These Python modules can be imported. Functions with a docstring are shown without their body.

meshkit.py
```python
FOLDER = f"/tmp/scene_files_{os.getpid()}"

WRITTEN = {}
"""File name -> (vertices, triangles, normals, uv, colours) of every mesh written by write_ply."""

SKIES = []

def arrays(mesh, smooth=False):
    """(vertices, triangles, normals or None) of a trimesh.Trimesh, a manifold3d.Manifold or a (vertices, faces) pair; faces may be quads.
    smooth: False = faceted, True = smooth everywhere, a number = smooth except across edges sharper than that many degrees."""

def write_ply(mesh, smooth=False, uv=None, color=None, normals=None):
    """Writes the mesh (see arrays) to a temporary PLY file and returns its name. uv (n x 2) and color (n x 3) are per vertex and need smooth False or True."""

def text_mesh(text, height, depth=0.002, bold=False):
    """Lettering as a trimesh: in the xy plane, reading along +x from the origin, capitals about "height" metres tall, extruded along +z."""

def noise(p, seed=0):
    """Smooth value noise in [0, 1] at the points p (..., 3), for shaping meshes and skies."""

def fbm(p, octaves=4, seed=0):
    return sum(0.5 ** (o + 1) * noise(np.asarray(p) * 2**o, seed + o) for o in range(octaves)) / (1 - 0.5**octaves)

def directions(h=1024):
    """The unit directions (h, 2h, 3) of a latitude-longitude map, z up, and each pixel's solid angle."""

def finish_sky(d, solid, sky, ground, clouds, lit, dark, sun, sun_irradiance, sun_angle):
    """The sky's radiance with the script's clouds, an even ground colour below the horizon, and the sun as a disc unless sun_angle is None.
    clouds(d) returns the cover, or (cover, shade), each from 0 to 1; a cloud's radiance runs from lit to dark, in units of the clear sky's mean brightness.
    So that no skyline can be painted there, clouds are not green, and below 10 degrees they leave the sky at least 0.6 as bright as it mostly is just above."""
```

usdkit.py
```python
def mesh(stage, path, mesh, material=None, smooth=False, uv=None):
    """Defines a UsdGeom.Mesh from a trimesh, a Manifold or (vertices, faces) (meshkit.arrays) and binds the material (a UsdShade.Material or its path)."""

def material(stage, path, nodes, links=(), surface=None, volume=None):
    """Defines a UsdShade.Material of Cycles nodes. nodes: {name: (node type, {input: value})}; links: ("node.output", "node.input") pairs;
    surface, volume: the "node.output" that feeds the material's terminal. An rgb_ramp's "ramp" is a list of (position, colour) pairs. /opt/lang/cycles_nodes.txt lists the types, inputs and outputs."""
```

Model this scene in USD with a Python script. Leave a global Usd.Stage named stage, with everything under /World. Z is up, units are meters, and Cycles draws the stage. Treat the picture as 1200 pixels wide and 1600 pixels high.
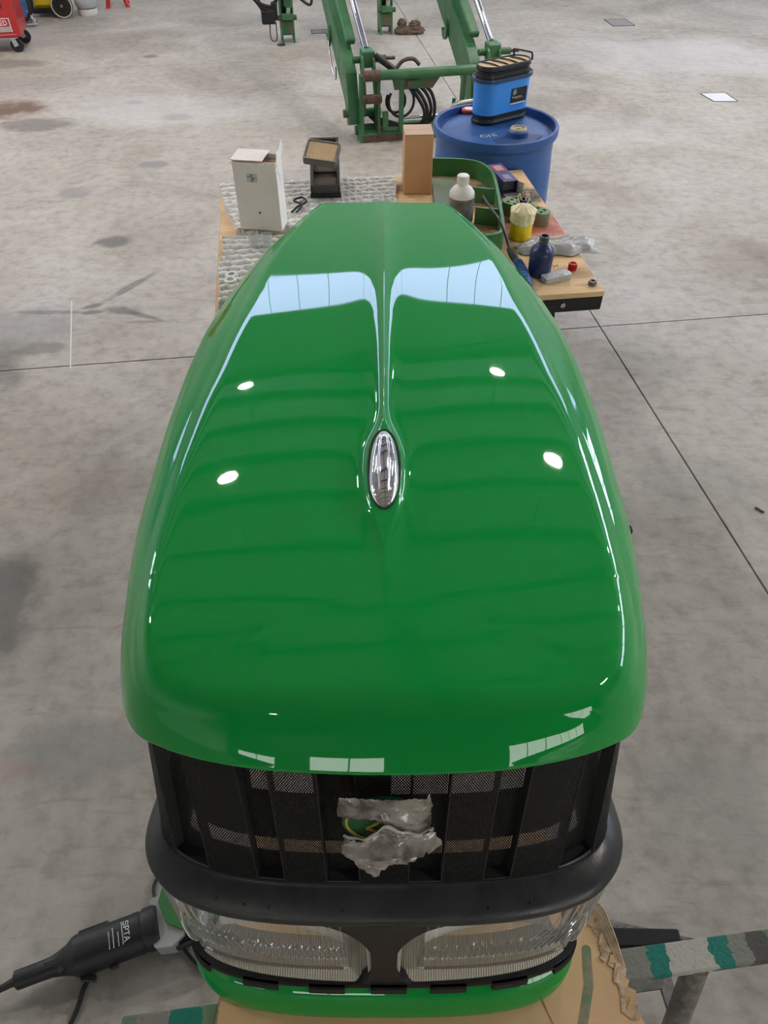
import math
import numpy as np
import trimesh
import manifold3d as m3
import shapely.geometry as sg
import usdkit
import meshkit
from pxr import Usd, UsdGeom, UsdLux, UsdShade, Gf, Sdf

stage = Usd.Stage.CreateInMemory()
UsdGeom.SetStageUpAxis(stage, "Z")
UsdGeom.SetStageMetersPerUnit(stage, 1.0)
UsdGeom.Xform.Define(stage, "/World")
UsdGeom.Scope.Define(stage, "/World/Looks")
PI = math.pi

# ------------------------------------------------------------------ camera, sky, exposure
PITCH, FPX, EYE = 46.0, 1130.0, 2.1
cam = UsdGeom.Camera.Define(stage, "/World/camera")
cam.CreateHorizontalApertureAttr(24.0)
cam.CreateFocalLengthAttr(24.0 * FPX / 1200.0)
cam.CreateClippingRangeAttr(Gf.Vec2f(0.05, 200))
cam.CreateExposureAttr(0.78)
cam.AddTranslateOp().Set(Gf.Vec3d(0, 0, EYE))
cam.AddRotateXOp().Set(90 - PITCH)
sky = UsdLux.DomeLight.Define(stage, "/World/sky")
sky.CreateIntensityAttr(0.25)
sky.CreateColorAttr(Gf.Vec3f(0.75, 0.87, 1.0))

LAMP = 300.0          # radiance of the high-bay lamps
STRIP = 4.0          # radiance of daylight through the translucent wall sheets
LAMPS = [(-1.45, 6.05), (3.4, 5.95), (-1.40, 9.0), (3.35, 8.8), (-5.6, 4.0), (8.0, 3.4), (-5.6, 6.0), (8.0, 6.0), (4.9, -1.5), (-4.2, -7.6)]   # building frame u, v; all unseen, outer ones placed to brighten mid floor

# the building stands turned by 7.6 degrees to the tractor hood
CB, SB = math.cos(math.radians(7.6)), math.sin(math.radians(7.6))
RB = np.array([[CB, -SB, 0, 0], [SB, CB, 0, 0], [0, 0, 1, 0], [0, 0, 0, 1.0]])
DEG_B = 7.6

# ------------------------------------------------------------------ stage helpers
_names = {}


def numbered(parent, name):
    k = (parent, name)
    n = _names.get(k, -1) + 1
    _names[k] = n
    return f"{parent}/{name}" if n == 0 else f"{parent}/{name}_{n:03d}"


def keys(p, label=None, cat=None, group=None, kind=None):
    for k, v in (("label", label), ("category", cat), ("group", group), ("kind", kind)):
        if v:
            p.SetCustomDataByKey(k, v)
    return p


def thing(name, label, cat, loc=(0, 0, 0), rot=0.0, group=None, kind=None):
    x = UsdGeom.Xform.Define(stage, numbered("/World", name))
    x.AddTranslateOp().Set(Gf.Vec3d(*map(float, loc)))
    if rot:
        x.AddRotateZOp().Set(float(rot))
    return keys(x.GetPrim(), label, cat, group, kind)


def part(name, mesh, material, parent, label=None, smooth=35, kind=None):
    if isinstance(mesh, list):
        mesh = trimesh.util.concatenate(mesh)
    m = usdkit.mesh(stage, numbered(str(parent.GetPath()), name), mesh, material, smooth=smooth)
    return keys(m.GetPrim(), label, kind=kind)


def solo(name, mesh, material, label, cat, group=None, smooth=35, kind=None):
    if isinstance(mesh, list):
        mesh = trimesh.util.concatenate(mesh)
    m = usdkit.mesh(stage, numbered("/World", name), mesh, material, smooth=smooth)
    return keys(m.GetPrim(), label, cat, group, kind)


def copy_of(src, name, loc, rot=0.0, label=None, group=None):
    was = src.GetCustomData()
    r = thing(name, label or was.get("label"), was.get("category"), loc, rot, group or was.get("group"), was.get("kind"))
    r.GetReferences().AddInternalReference(src.GetPath())
    r.SetInstanceable(True)
    return r


# ------------------------------------------------------------------ mesh helpers
def T(m, loc=(0, 0, 0), rz=0, rx=0, ry=0):
    m = m.copy()
    for a, ax in ((rx, (1, 0, 0)), (ry, (0, 1, 0)), (rz, (0, 0, 1))):
        if a:
            m.apply_transform(trimesh.transformations.rotation_matrix(math.radians(a), ax))
    m.apply_translation(loc)
    return m


def xf(m, M):
    m = m.copy()
    m.apply_transform(M)
    return m


def tri(v, f):
    f = np.asarray(f)
    if f.shape[1] == 4:
        f = np.vstack([f[:, [0, 1, 2]], f[:, [0, 2, 3]]])
    return trimesh.Trimesh(np.asarray(v, float), f, process=False)


def box(sx, sy, sz, c=(0, 0, 0), bev=0.0):
    """Box with bevelled edges, centred at c."""
    if bev <= 0:
        m = trimesh.creation.box((sx, sy, sz))
    else:
        h = np.array([sx, sy, sz]) / 2
        bev = min(bev, h.min() * 0.98)
        pts = []
        for s in np.ndindex(2, 2, 2):
            s = np.array(s) * 2 - 1
            for k in range(3):
                d = h - bev
                d[k] = h[k]
                pts.append(s * d)
        m = trimesh.convex.convex_hull(np.array(pts))
    m.apply_translation(c)
    return m


def bar(a, b, w, h=None, up=(0, 0, 1), bev=0.0):
    """Rectangular bar from a to b; w across, h along up."""
    a, b = np.asarray(a, float), np.asarray(b, float)
    h = h or w
    d = b - a
    L = np.linalg.norm(d)
    d /= L
    x = np.cross(d, up)
    x /= np.linalg.norm(x)
    z = np.cross(x, d)
    m = box(w, L, h, bev=bev)
    M = np.eye(4)
    M[:3, 0], M[:3, 1], M[:3, 2], M[:3, 3] = x, d, z, (a + b) / 2
    m.apply_transform(M)
    return m


def cyl(a, b, r, n=24, r2=None):
    a, b = np.asarray(a, float), np.asarray(b, float)
    return tube([a, b], [r, r if r2 is None else r2], n)


def tube(path, r, n=12, cap=True, closed=False):
    P = np.asarray(path, float)
    R = np.broadcast_to(np.asarray(r, float), (len(P),))
    if closed:
        t = np.roll(P, -1, 0) - np.roll(P, 1, 0)
    else:
        t = np.gradient(P, axis=0)
    t /= np.maximum(np.linalg.norm(t, axis=1, keepdims=True), 1e-12)
    ref = np.array([0, 0, 1.0]) if abs(t[0][2]) < 0.9 else np.array([1.0, 0, 0])
    u = np.cross(t[0], ref)
    u /= np.linalg.norm(u)
    rings = []
    for i in range(len(P)):
        u = u - t[i] * np.dot(u, t[i])
        u /= np.linalg.norm(u)
        w = np.cross(t[i], u)
        a = np.linspace(0, 2 * PI, n, endpoint=False)[:, None]
        rings.append(P[i] + R[i] * (np.cos(a) * u + np.sin(a) * w))
    v = np.vstack(rings)
    f = []
    m = len(P)
    for i in range(m if closed else m - 1):
        j = (i + 1) % m
        for k in range(n):
            f.append([i * n + k, i * n + (k + 1) % n, j * n + (k + 1) % n, j * n + k])
    mesh = tri(v, f)
    if cap and not closed:
        v = np.vstack([mesh.vertices, P[0], P[-1]])
        c0, c1 = len(v) - 2, len(v) - 1
        e = [[c0, (k + 1) % n, k] for k in range(n)] + [[c1, (m - 1) * n + k, (m - 1) * n + (k + 1) % n] for k in range(n)]
        mesh = trimesh.Trimesh(v, np.vstack([mesh.faces, e]), process=False)
    return fixn(mesh)


def fixn(m):
    if m.is_watertight and m.volume < 0:
        m.invert()
    return m


def spline(pts, n=40, closed=False):
    """Catmull-Rom through pts."""
    P = np.asarray(pts, float)
    out = []
    N = len(P)
    segs = N if closed else N - 1
    per = max(2, n // segs)
    for i in range(segs):
        p1, p2 = P[i], P[(i + 1) % N]
        p0 = P[i - 1] if (i > 0 or closed) else 2 * p1 - p2
        p3 = P[(i + 2) % N] if (i + 2 < N or closed) else 2 * p2 - p1
        for t in np.linspace(0, 1, per, endpoint=False):
            out.append(0.5 * (2 * p1 + (p2 - p0) * t + (2 * p0 - 5 * p1 + 4 * p2 - p3) * t**2 + (3 * p1 - p0 - 3 * p2 + p3) * t**3))
    if not closed:
        out.append(P[-1])
    return np.array(out)


def lathe(profile, n=48, c=(0, 0, 0)):
    """profile: (radius, z) from the bottom axis point to the top one."""
    p = np.asarray(profile, float)
    v, f = [], []
    m = len(p)
    for k in range(n):
        a = 2 * PI * k / n
        v += [[r * math.cos(a), r * math.sin(a), z] for r, z in p]
    for k in range(n):
        for i in range(m - 1):
            f.append([k * m + i, ((k + 1) % n) * m + i, ((k + 1) % n) * m + i + 1, k * m + i + 1])
    mesh = tri(v, f)
    mesh.merge_vertices(digits_vertex=7)
    mesh.update_faces(mesh.nondegenerate_faces())
    mesh.apply_translation(c)
    return mesh


def grid(V, closed_u=False, flip=False):
    """V: (a, b, 3) array of points -> surface."""
    V = np.asarray(V, float)
    a, b = V.shape[:2]
    idx = np.arange(a * b).reshape(a, b)
    if closed_u:
        idx = np.vstack([idx, idx[:1]])
    q = np.stack([idx[:-1, :-1], idx[1:, :-1], idx[1:, 1:], idx[:-1, 1:]], -1).reshape(-1, 4)
    if flip:
        q = q[:, ::-1]
    return tri(V.reshape(-1, 3), q)


def thick(V, d, closed_u=False):
    """Closed shell between grid V and V + d (d an offset vector or array)."""
    V = np.asarray(V, float)
    W = V + d
    A, B = grid(V, closed_u), grid(W, closed_u, flip=True)
    edges = [np.stack([V[:, 0], W[:, 0]], 1), np.stack([W[:, -1], V[:, -1]], 1)]
    if not closed_u:
        edges += [np.stack([W[0], V[0]], 1), np.stack([V[-1], W[-1]], 1)]
    return trimesh.util.concatenate([A, B] + [grid(e, closed_u if i < 2 else False) for i, e in enumerate(edges)])


def extr(poly, h, z=0.0):
    if not hasattr(poly, "exterior"):
        poly = sg.Polygon(poly)
    m = trimesh.creation.extrude_polygon(poly, h, engine="earcut")
    m.apply_translation((0, 0, z))
    return m


def plate(poly, th, origin, ex, ey):
    """Polygon (2D) extruded by th, laid out with axes ex, ey at origin, centred in thickness."""
    m = extr(poly, th, -th / 2)
    ex, ey = np.asarray(ex, float), np.asarray(ey, float)
    M = np.eye(4)
    M[:3, 0], M[:3, 1], M[:3, 2], M[:3, 3] = ex, ey, np.cross(ex, ey), origin
    m.apply_transform(M)
    return m


def rrect(w, h, r, n=6):
    return sg.box(-w / 2 + r, -h / 2 + r, w / 2 - r, h / 2 - r).buffer(r, quad_segs=n)


def text(s, height, origin, ex, ey, depth=0.0006, bold=False, center=True):
    m = meshkit.text_mesh(s, height, depth, bold)
    if center:
        c = m.bounds.mean(0)
        m.apply_translation((-c[0], -c[1], 0))
    ex, ey = np.asarray(ex, float), np.asarray(ey, float)
    M = np.eye(4)
    M[:3, 0], M[:3, 1], M[:3, 2], M[:3, 3] = ex, ey, np.cross(ex, ey), origin
    m.apply_transform(M)
    return m


def bool_sub(a, *bs):
    def mf(t):
        t = t.copy()
        t.merge_vertices(digits_vertex=6)
        return m3.Manifold(m3.Mesh(np.asarray(t.vertices, np.float32), np.asarray(t.faces, np.uint32)))
    r = mf(a)
    for b in bs:
        r = r - mf(b)
    o = r.to_mesh()
    return trimesh.Trimesh(o.vert_properties[:, :3], o.tri_verts, process=False)


# ------------------------------------------------------------------ materials
def srgb(r, g, b):
    return tuple((c / 255 / 12.92) if c / 255 <= 0.04045 else ((c / 255 + 0.055) / 1.055) ** 2.4 for c in (r, g, b))


def mat(name, base, rough=0.5, metallic=0.0, coat=0.0, other=None, scale=20.0, detail=4.0, lo=0.4, hi=0.65, bump=0.0, bscale=60.0, stretch=None, rvar=0.0, **kw):
    """Principled material; 'other' is mixed into base through noise; bump is a fine relief in metres."""
    nodes = {"p": ("principled_bsdf", {"base_color": base, "roughness": rough, "metallic": metallic, "coat_weight": coat, **kw}), "g": ("texture_coordinate", {})}
    links, src = [], "g.object"
    if stretch:
        nodes["mp"] = ("mapping", {"scale": stretch})
        links.append(("g.object", "mp.vector"))
        src = "mp.vector"
    if other is not None:
        nodes["n"] = ("noise_texture", {"scale": scale, "detail": detail, "roughness": 0.6})
        nodes["r"] = ("rgb_ramp", {"ramp": [(0, base), (lo, base), (hi, other), (1, other)]})
        links += [(src, "n.vector"), ("n.fac", "r.fac"), ("r.color", "p.base_color")]
    if rvar:
        nodes["rn"] = ("noise_texture", {"scale": scale * 1.7, "detail": 3.0})
        nodes["rm"] = ("map_range", {"from_min": 0.3, "from_max": 0.7, "to_min": max(rough - rvar, 0.02), "to_max": rough + rvar, "clamp": True})
        links += [(src, "rn.vector"), ("rn.fac", "rm.value"), ("rm.result", "p.roughness")]
    if bump:
        nodes["bn"] = ("noise_texture", {"scale": bscale, "detail": 3.0})
        nodes["b"] = ("bump", {"distance": bump, "strength": 1.0})
        links += [(src, "bn.vector"), ("bn.fac", "b.height"), ("b.normal", "p.normal")]
    return usdkit.material(stage, f"/World/Looks/{name}", nodes, links, surface="p.BSDF")


def emitter(name, color, strength):
    return usdkit.material(stage, f"/World/Looks/{name}", {"e": ("emission", {"color": color, "strength": strength})}, [], surface="e.emission")


GREEN = mat("hood_paint", (0.004, 0.275, 0.045), 0.45, coat=1.0, coat_roughness=0.02, coat_ior=1.5, specular_ior_level=0.0)
GREEN_FLAT = mat("machine_green", (0.028, 0.125, 0.042), 0.42, other=(0.055, 0.155, 0.070), scale=6, rvar=0.1)
GREEN_DIRTY = mat("machine_green_worn", (0.02, 0.11, 0.03), 0.5, other=(0.10, 0.07, 0.045), scale=9, lo=0.48, hi=0.62)
CHROME = mat("chrome", (0.86, 0.84, 0.86), 0.04, metallic=1.0)
STEEL = mat("steel", (0.55, 0.55, 0.56), 0.25, metallic=1.0)
RUST = mat("rusty_steel", (0.13, 0.075, 0.045), 0.75, other=(0.06, 0.04, 0.03), scale=30)
BLACK = mat("satin_black_plastic", (0.012, 0.012, 0.014), 0.42, other=(0.018, 0.018, 0.02), scale=14, rvar=0.08)
BLACK_MATT = mat("matt_black", (0.009, 0.009, 0.010), 0.7)
RUBBER = mat("rubber", (0.010, 0.010, 0.010), 0.6)
BUMPER = mat("bumper_plastic", (0.016, 0.0165, 0.019), 0.36, other=(0.024, 0.0245, 0.028), scale=8, rvar=0.10, bump=0.0003, bscale=300)
WHITE_PLASTIC = mat("white_plastic", (0.74, 0.74, 0.72), 0.4)
CREAM = mat("cream_plastic", (0.52, 0.48, 0.40), 0.45)

# ------------------------------------------------------------------ the setting
def stain_nodes(nodes, links, col, pos, stains):
    """Dark or pale patches of the floor, each with a place and a shape of its own; returns the colour output."""
    for i, (x, y, rx, ry, rz, colour, amount) in enumerate(stains):
        nodes[f"sm{i}"] = ("mapping", {"mapping_type": "texture", "location": (x, y, 0), "rotation": (0, 0, math.radians(rz)), "scale": (rx, ry, 1000.0)})
        nodes[f"sg{i}"] = ("gradient_texture", {"gradient_type": "spherical"})
        nodes[f"sa{i}"] = ("math", {"math_type": "multiply_add", "value2": 2.9, "value3": -0.45})
        nodes[f"sb{i}"] = ("math", {"math_type": "multiply"})
        nodes[f"sc{i}"] = ("map_range", {"from_min": 0.12, "from_max": 0.62, "to_min": 0.0, "to_max": amount, "clamp": True, "range_type": "smoothstep"})
        nodes[f"sx{i}"] = ("mix_color", {"b": colour})
        links += [(pos, f"sm{i}.vector"), (f"sm{i}.vector", f"sg{i}.vector"), ("nst.fac", f"sa{i}.value1"), (f"sa{i}.value", f"sb{i}.value1"), (f"sg{i}.fac", f"sb{i}.value2"),
                  (f"sb{i}.value", f"sc{i}.value"), (f"sc{i}.result", f"sx{i}.fac"), (col, f"sx{i}.a")]
        col = f"sx{i}.result"
    return col


def concrete():
    OIL, BROWN, GREY, PALE, RED = (0.10, 0.095, 0.09), (0.15, 0.10, 0.07), (0.22, 0.215, 0.21), (0.58, 0.58, 0.60), (0.42, 0.26, 0.22)
    stains = [(-1.717, 4.398, .17, .12, 8, OIL, .75), (-2.165, 5.16, .20, .14, 0, GREY, .7), (-3.25, 6.9, .42, .36, 8, BROWN, .95), (-2.9, 6.53, .50, .24, 5, OIL, .6), (-1.776, 6.716, .22, .13, 0, OIL, .6), (-1.735, 5.667, .16, .12, 0, GREY, .9),
              (-2.224, 7.10, .14, .09, 0, GREY, .8), (-2.41, 8.56, .11, .09, 0, BROWN, .7), (-2.0, 3.0, .35, .38, 0, OIL, .6), (-1.40, 1.52, .24, .40, 0, OIL, .75), (-.95, 1.0, .35, .16, 0, GREY, .5), (-1.78, 3.2, .20, .09, 10, OIL, .55), (-1.95, 3.40, .55, .30, 0, GREY, .55),
              (-1.475, 3.815, .34, .040, 57, OIL, .62), (-1.86, 3.555, .30, .030, 0, OIL, .5), (-1.62, 3.625, .09, .032, 30, OIL, .7), (-1.60, 3.555, .09, .032, 10, OIL, .7), (-1.44, 3.575, .16, .060, -8, OIL, .7), (-1.31, 3.52, .19, .030, -24, OIL, .65), (-1.28, 3.46, .16, .026, 2, OIL, .45),
              (2.35, 4.2, .20, .42, 20, BROWN, .35), (1.42, 5.27, .20, .13, 0, BROWN, .30), (1.35, 2.2, .38, .28, 0, GREY, .3), (1.3, 3.05, .4, .18, 0, GREY, .25), (1.05, .85, .4, .3, 0, GREY, .35), (-1.6, 10.1, .9, .5, 0, GREY, .4), (-1.9, 6.9, 1.3, .6, 0, PALE, .35), (1.6, 6.4, 1.3, .6, 0, PALE, .25),
              (2.9, 8.6, 2.2, 1.0, 0, PALE, .35), (-2.6, 8.9, 1.2, .35, 0, BROWN, .25), (-3.75, 8.3, .5, .25, 0, OIL, .5), (-1.12, .95, .14, .06, 0, RED, .35), (-.6, 5.2, .5, .25, 0, GREY, .5), (-1.1, 2.2, .5, .25, 0, BROWN, .18)]
    nodes = {"g": ("geometry", {}), "p": ("principled_bsdf", {"roughness": 0.5, "specular_ior_level": 0.3}),
             "n1": ("noise_texture", {"scale": 0.9, "detail": 6.0, "roughness": 0.62, "distortion": 0.6}),
             "r1": ("rgb_ramp", {"ramp": [(0, (.26, .228, .196)), (.36, (.318, .287, .251)), (.52, (.395, .364, .323)), (.68, (.455, .427, .386)), (1, (.50, .476, .44))]}),
             "n2": ("noise_texture", {"scale": 14.0, "detail": 5.0, "roughness": 0.65}),
             "r2": ("rgb_ramp", {"ramp": [(0, (.55, .54, .53)), (.36, (.82, .82, .81)), (.5, (.98, .98, .98)), (.64, (1.06, 1.06, 1.06)), (1, (1.2, 1.2, 1.2))]}),
             "mx": ("mix_color", {"blend_type": "multiply", "fac": 1.0, "use_clamp": False}),
             "mp": ("mapping", {"scale": (3.0, 14.0, 1.0), "rotation": (0, 0, .2)}), "n3": ("noise_texture", {"scale": 1.6, "detail": 5.0, "roughness": 0.7, "distortion": 1.2}),
             "r3": ("rgb_ramp", {"ramp": [(0, (.60, .58, .56)), (.34, (.84, .83, .82)), (.46, (1, 1, 1)), (.60, (1, 1, 1)), (.72, (1.10, 1.10, 1.13)), (1, (1.2, 1.2, 1.24))]}),
             "my": ("mix_color", {"blend_type": "multiply", "fac": .9, "use_clamp": False}),
             "v": ("voronoi_texture", {"scale": 9.0, "detail": 2.0}), "rv": ("rgb_ramp", {"ramp": [(0, (.35, .34, .33)), (.028, (.45, .44, .43)), (.05, (1, 1, 1)), (1, (1, 1, 1))]}),
             "mz": ("mix_color", {"blend_type": "multiply", "fac": .8}), "nst": ("noise_texture", {"scale": 4.5, "detail": 6.0, "roughness": 0.62, "distortion": .4}),
             "rr": ("map_range", {"from_min": .35, "from_max": .7, "to_min": .62, "to_max": .36, "clamp": True}),
             "nb": ("noise_texture", {"scale": 60.0, "detail": 4.0}), "b": ("bump", {"distance": 0.0015, "strength": .5})}
    links = [("g.position", "n1.vector"), ("n1.fac", "r1.fac"), ("g.position", "n2.vector"), ("n2.fac", "r2.fac"), ("r1.color", "mx.a"), ("r2.color", "mx.b"),
             ("g.position", "mp.vector"), ("mp.vector", "n3.vector"), ("n3.fac", "r3.fac"), ("mx.result", "my.a"), ("r3.color", "my.b"), ("g.position", "v.vector"), ("v.distance", "rv.fac"),
             ("my.result", "mz.a"), ("rv.color", "mz.b"), ("g.position", "nst.vector"), ("n1.fac", "rr.value"), ("rr.result", "p.roughness"),
             ("g.position", "nb.vector"), ("nb.fac", "b.height"), ("b.normal", "p.normal")]
    out = stain_nodes(nodes, links, "mz.result", "g.position", stains)
    links.append((out, "p.base_color"))
    return usdkit.material(stage, "/World/Looks/concrete", nodes, links, surface="p.BSDF")


CONCRETE = concrete()
WALL = mat("wall_sheet", (0.44, 0.45, 0.45), 0.6, other=(0.40, 0.41, 0.41), scale=2)
WALL_LOW = mat("wall_concrete", (0.74, 0.76, 0.76), 0.7, other=(0.68, 0.70, 0.70), scale=3)
ROOF = mat("roof_sheet", (0.40, 0.385, 0.36), 0.6)
BEAM = mat("roof_steel", (0.13, 0.12, 0.12), 0.6)
DAY = emitter("translucent_sheet", (0.55, 0.60, 1.0), STRIP)
DAY_SIDE = emitter("translucent_side_sheet", (0.74, 0.86, 1.0), 7.5)  # unseen side windows, strength set to brighten floor and shoulders
DAY_LOW = emitter("translucent_door_sheet", (0.92, 0.96, 0.90), 3.9)
WALL_DARK = mat("unseen_wall_dark", (0.17, 0.165, 0.155), 0.7, other=(0.13, 0.125, 0.12), scale=3)  # unseen near wall, kept dark so the hood front mirrors less
JOINT = mat("joint_dirt", (0.05, 0.042, 0.036), 0.9)

U0, U1, V0, V1, EAVE, RIDGE, UR = -8.0, 11.0, -10.0, 13.0, 5.75, 7.2, 1.0


def bx(u0, u1, v0, v1, z0, z1, bev=0.0):
    return xf(box(u1 - u0, v1 - v0, z1 - z0, ((u0 + u1) / 2, (v0 + v1) / 2, (z0 + z1) / 2), bev), RB)


def setting(name, kind="structure"):
    return keys(UsdGeom.Xform.Define(stage, numbered("/World", name)).GetPrim(), kind=kind)


fl = setting("floor")
us = [U0, 1.60 - 5.23, 1.60, 1.60 + 5.23, U1]
vs = [V0, 3.23 - 10.46, 3.23 - 5.23, 3.23, 3.23 + 5.23, V1]
for i in range(len(us) - 1):
    for j in range(len(vs) - 1):
        g = 0.003
        part("concrete_slab", bx(us[i] + g, us[i + 1] - g, vs[j] + g, vs[j + 1] - g, -0.15, 0.0, 0.002), CONCRETE, fl, smooth=False)
part("chalk_line", bar((-1.756, 3.679, .0003), (-1.567, 3.028, .0003), .006, .0006), mat("chalk_line", (.62, .61, .60), .8), fl)
part("joint_bed", bx(U0, U1, V0, V1, -0.2, -0.012), JOINT, fl)

wf = setting("wall_far")
part("wall_panel", bx(U0, U1, V1, V1 + .2, -0.15, 4.72), WALL_LOW, wf)
gable = sg.Polygon([(U0, 5.5), (U1, 5.5), (U1, EAVE), (UR, RIDGE), (U0, EAVE)])
M4 = np.array([[1, 0, 0, 0], [0, 0, 1, V1 + .1], [0, 1, 0, 0], [0, 0, 0, 1.0]])
part("gable_sheet", fixn(xf(extr(gable, .2, -.1), RB @ M4)), WALL, wf)
w1 = keys(UsdGeom.Xform.Define(stage, "/World/window_1").GetPrim(), kind="structure")
n = 27
for k in range(n):
    a = U0 + (U1 - U0) * k / n
    part("translucent_sheet", bx(a + .006, a + (U1 - U0) / n - .006, V1 + .05, V1 + .08, 4.74, 5.48), DAY, w1)
    part("mullion", bx(a - .006, a + .006, V1 + .03, V1 + .1, 4.72, 5.5), WALL, w1)
wr = setting("wall_right")
part("wall_panel", bx(U1, U1 + .2, V0, V1, -0.15, 4.1), WALL_LOW, wr)
part("wall_sheet", bx(U1, U1 + .2, V0, V1, 5.3, EAVE), WALL, wr)
w2 = keys(UsdGeom.Xform.Define(stage, "/World/window_2").GetPrim(), kind="structure")
n = 11
WV0, WV1 = -.5, 11.5
part("wall_sheet", bx(U1, U1 + .2, V0, WV0, 4.1, 5.3), WALL, wr)
part("wall_sheet", bx(U1, U1 + .2, WV1, V1, 4.1, 5.3), WALL, wr)
for k in range(n):
    a = WV0 + (WV1 - WV0) * k / n
    part("translucent_sheet", bx(U1 + .05, U1 + .08, a + .025, a + (WV1 - WV0) / n - .025, 4.12, 5.28), DAY_SIDE, w2)
    part("mullion", bx(U1 + .02, U1 + .1, a - .025, a + .025, 4.1, 5.3), WALL, w2)
wl = setting("wall_left")
part("wall_panel", bx(U0 - .2, U0, V0, V1, -.15, 3.4), WALL_LOW, wl)
part("wall_sheet", bx(U0 - .2, U0, V0, V1, 4.6, EAVE), WALL, wl)
w6 = keys(UsdGeom.Xform.Define(stage, "/World/window_6").GetPrim(), kind="structure")  # out of view, placed to light the left floor and hood shoulder
n, WV0, WV1 = 2, 6.8, 9.0
part("wall_sheet", bx(U0 - .2, U0, V0, WV0, 3.4, 4.6), WALL, wl)
part("wall_sheet", bx(U0 - .2, U0, WV1, V1, 3.4, 4.6), WALL, wl)
for k in range(n):
    a = WV0 + (WV1 - WV0) * k / n
    part("translucent_sheet", bx(U0 - .08, U0 - .05, a + .025, a + (WV1 - WV0) / n - .025, 3.42, 4.58), DAY_SIDE, w6)
    part("mullion", bx(U0 - .1, U0 - .02, a - .025, a + .025, 3.4, 4.6), WALL, w6)
wn = setting("wall_near")
part("wall_panel", bx(U0, U1, V0 - .2, V0, -.15, EAVE), WALL_DARK, wn)
part("gable_sheet", fixn(xf(extr(sg.Polygon([(U0, EAVE), (U1, EAVE), (UR, RIDGE)]), .2, -.1), RB @ (M4 + np.array([[0, 0, 0, 0], [0, 0, 0, V0 - V1 - .2], [0, 0, 0, 0], [0, 0, 0, 0]])))), WALL, wn)
for wi, (a, b, z0, z1) in enumerate(((2.7, 8.6, .5, 2.5), (-3.5, -1.3, .8, 1.7), (-7.2, -4.7, .7, 1.3))):
    wd = keys(UsdGeom.Xform.Define(stage, f"/World/window_{3 + wi}").GetPrim(), kind="structure")  # out of view, placed to give the hood lip its pale patches
    nn = max(2, round((b - a) / 1.0))
    for k in range(nn):
        c = a + (b - a) * k / nn
        part("translucent_sheet", bx(c + .03, c + (b - a) / nn - .03, V0 + .01, V0 + .03, z0, z1), DAY_LOW, wd)
    part("frame", [bx(a - .06, b + .06, V0, V0 + .06, z1, z1 + .08), bx(a - .06, b + .06, V0, V0 + .06, z0 - .08, z0)], WALL, wd)
ce = setting("ceiling")
for s, (a, b) in (("l", (U0 - .2, UR)), ("r", (U1 + .2, UR))):
    za = EAVE
    V = np.array([[[a, V0 - .2, za], [a, V1 + .3, za]], [[b, V0 - .2, RIDGE], [b, V1 + .3, RIDGE]]])
    part("roof_sheet", xf(thick(V, np.array([0, 0, .1])), RB), ROOF, ce)
    k = 0
    for v in np.arange(V0 + .8, V1, 1.35):
        part("rafter", xf(bar((a, v, za - .09), (b, v, RIDGE - .09), .10, .18), RB), BEAM, ce)
part("ridge_beam", bx(UR - .08, UR + .08, V0, V1, RIDGE - .32, RIDGE - .1), BEAM, ce)

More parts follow.
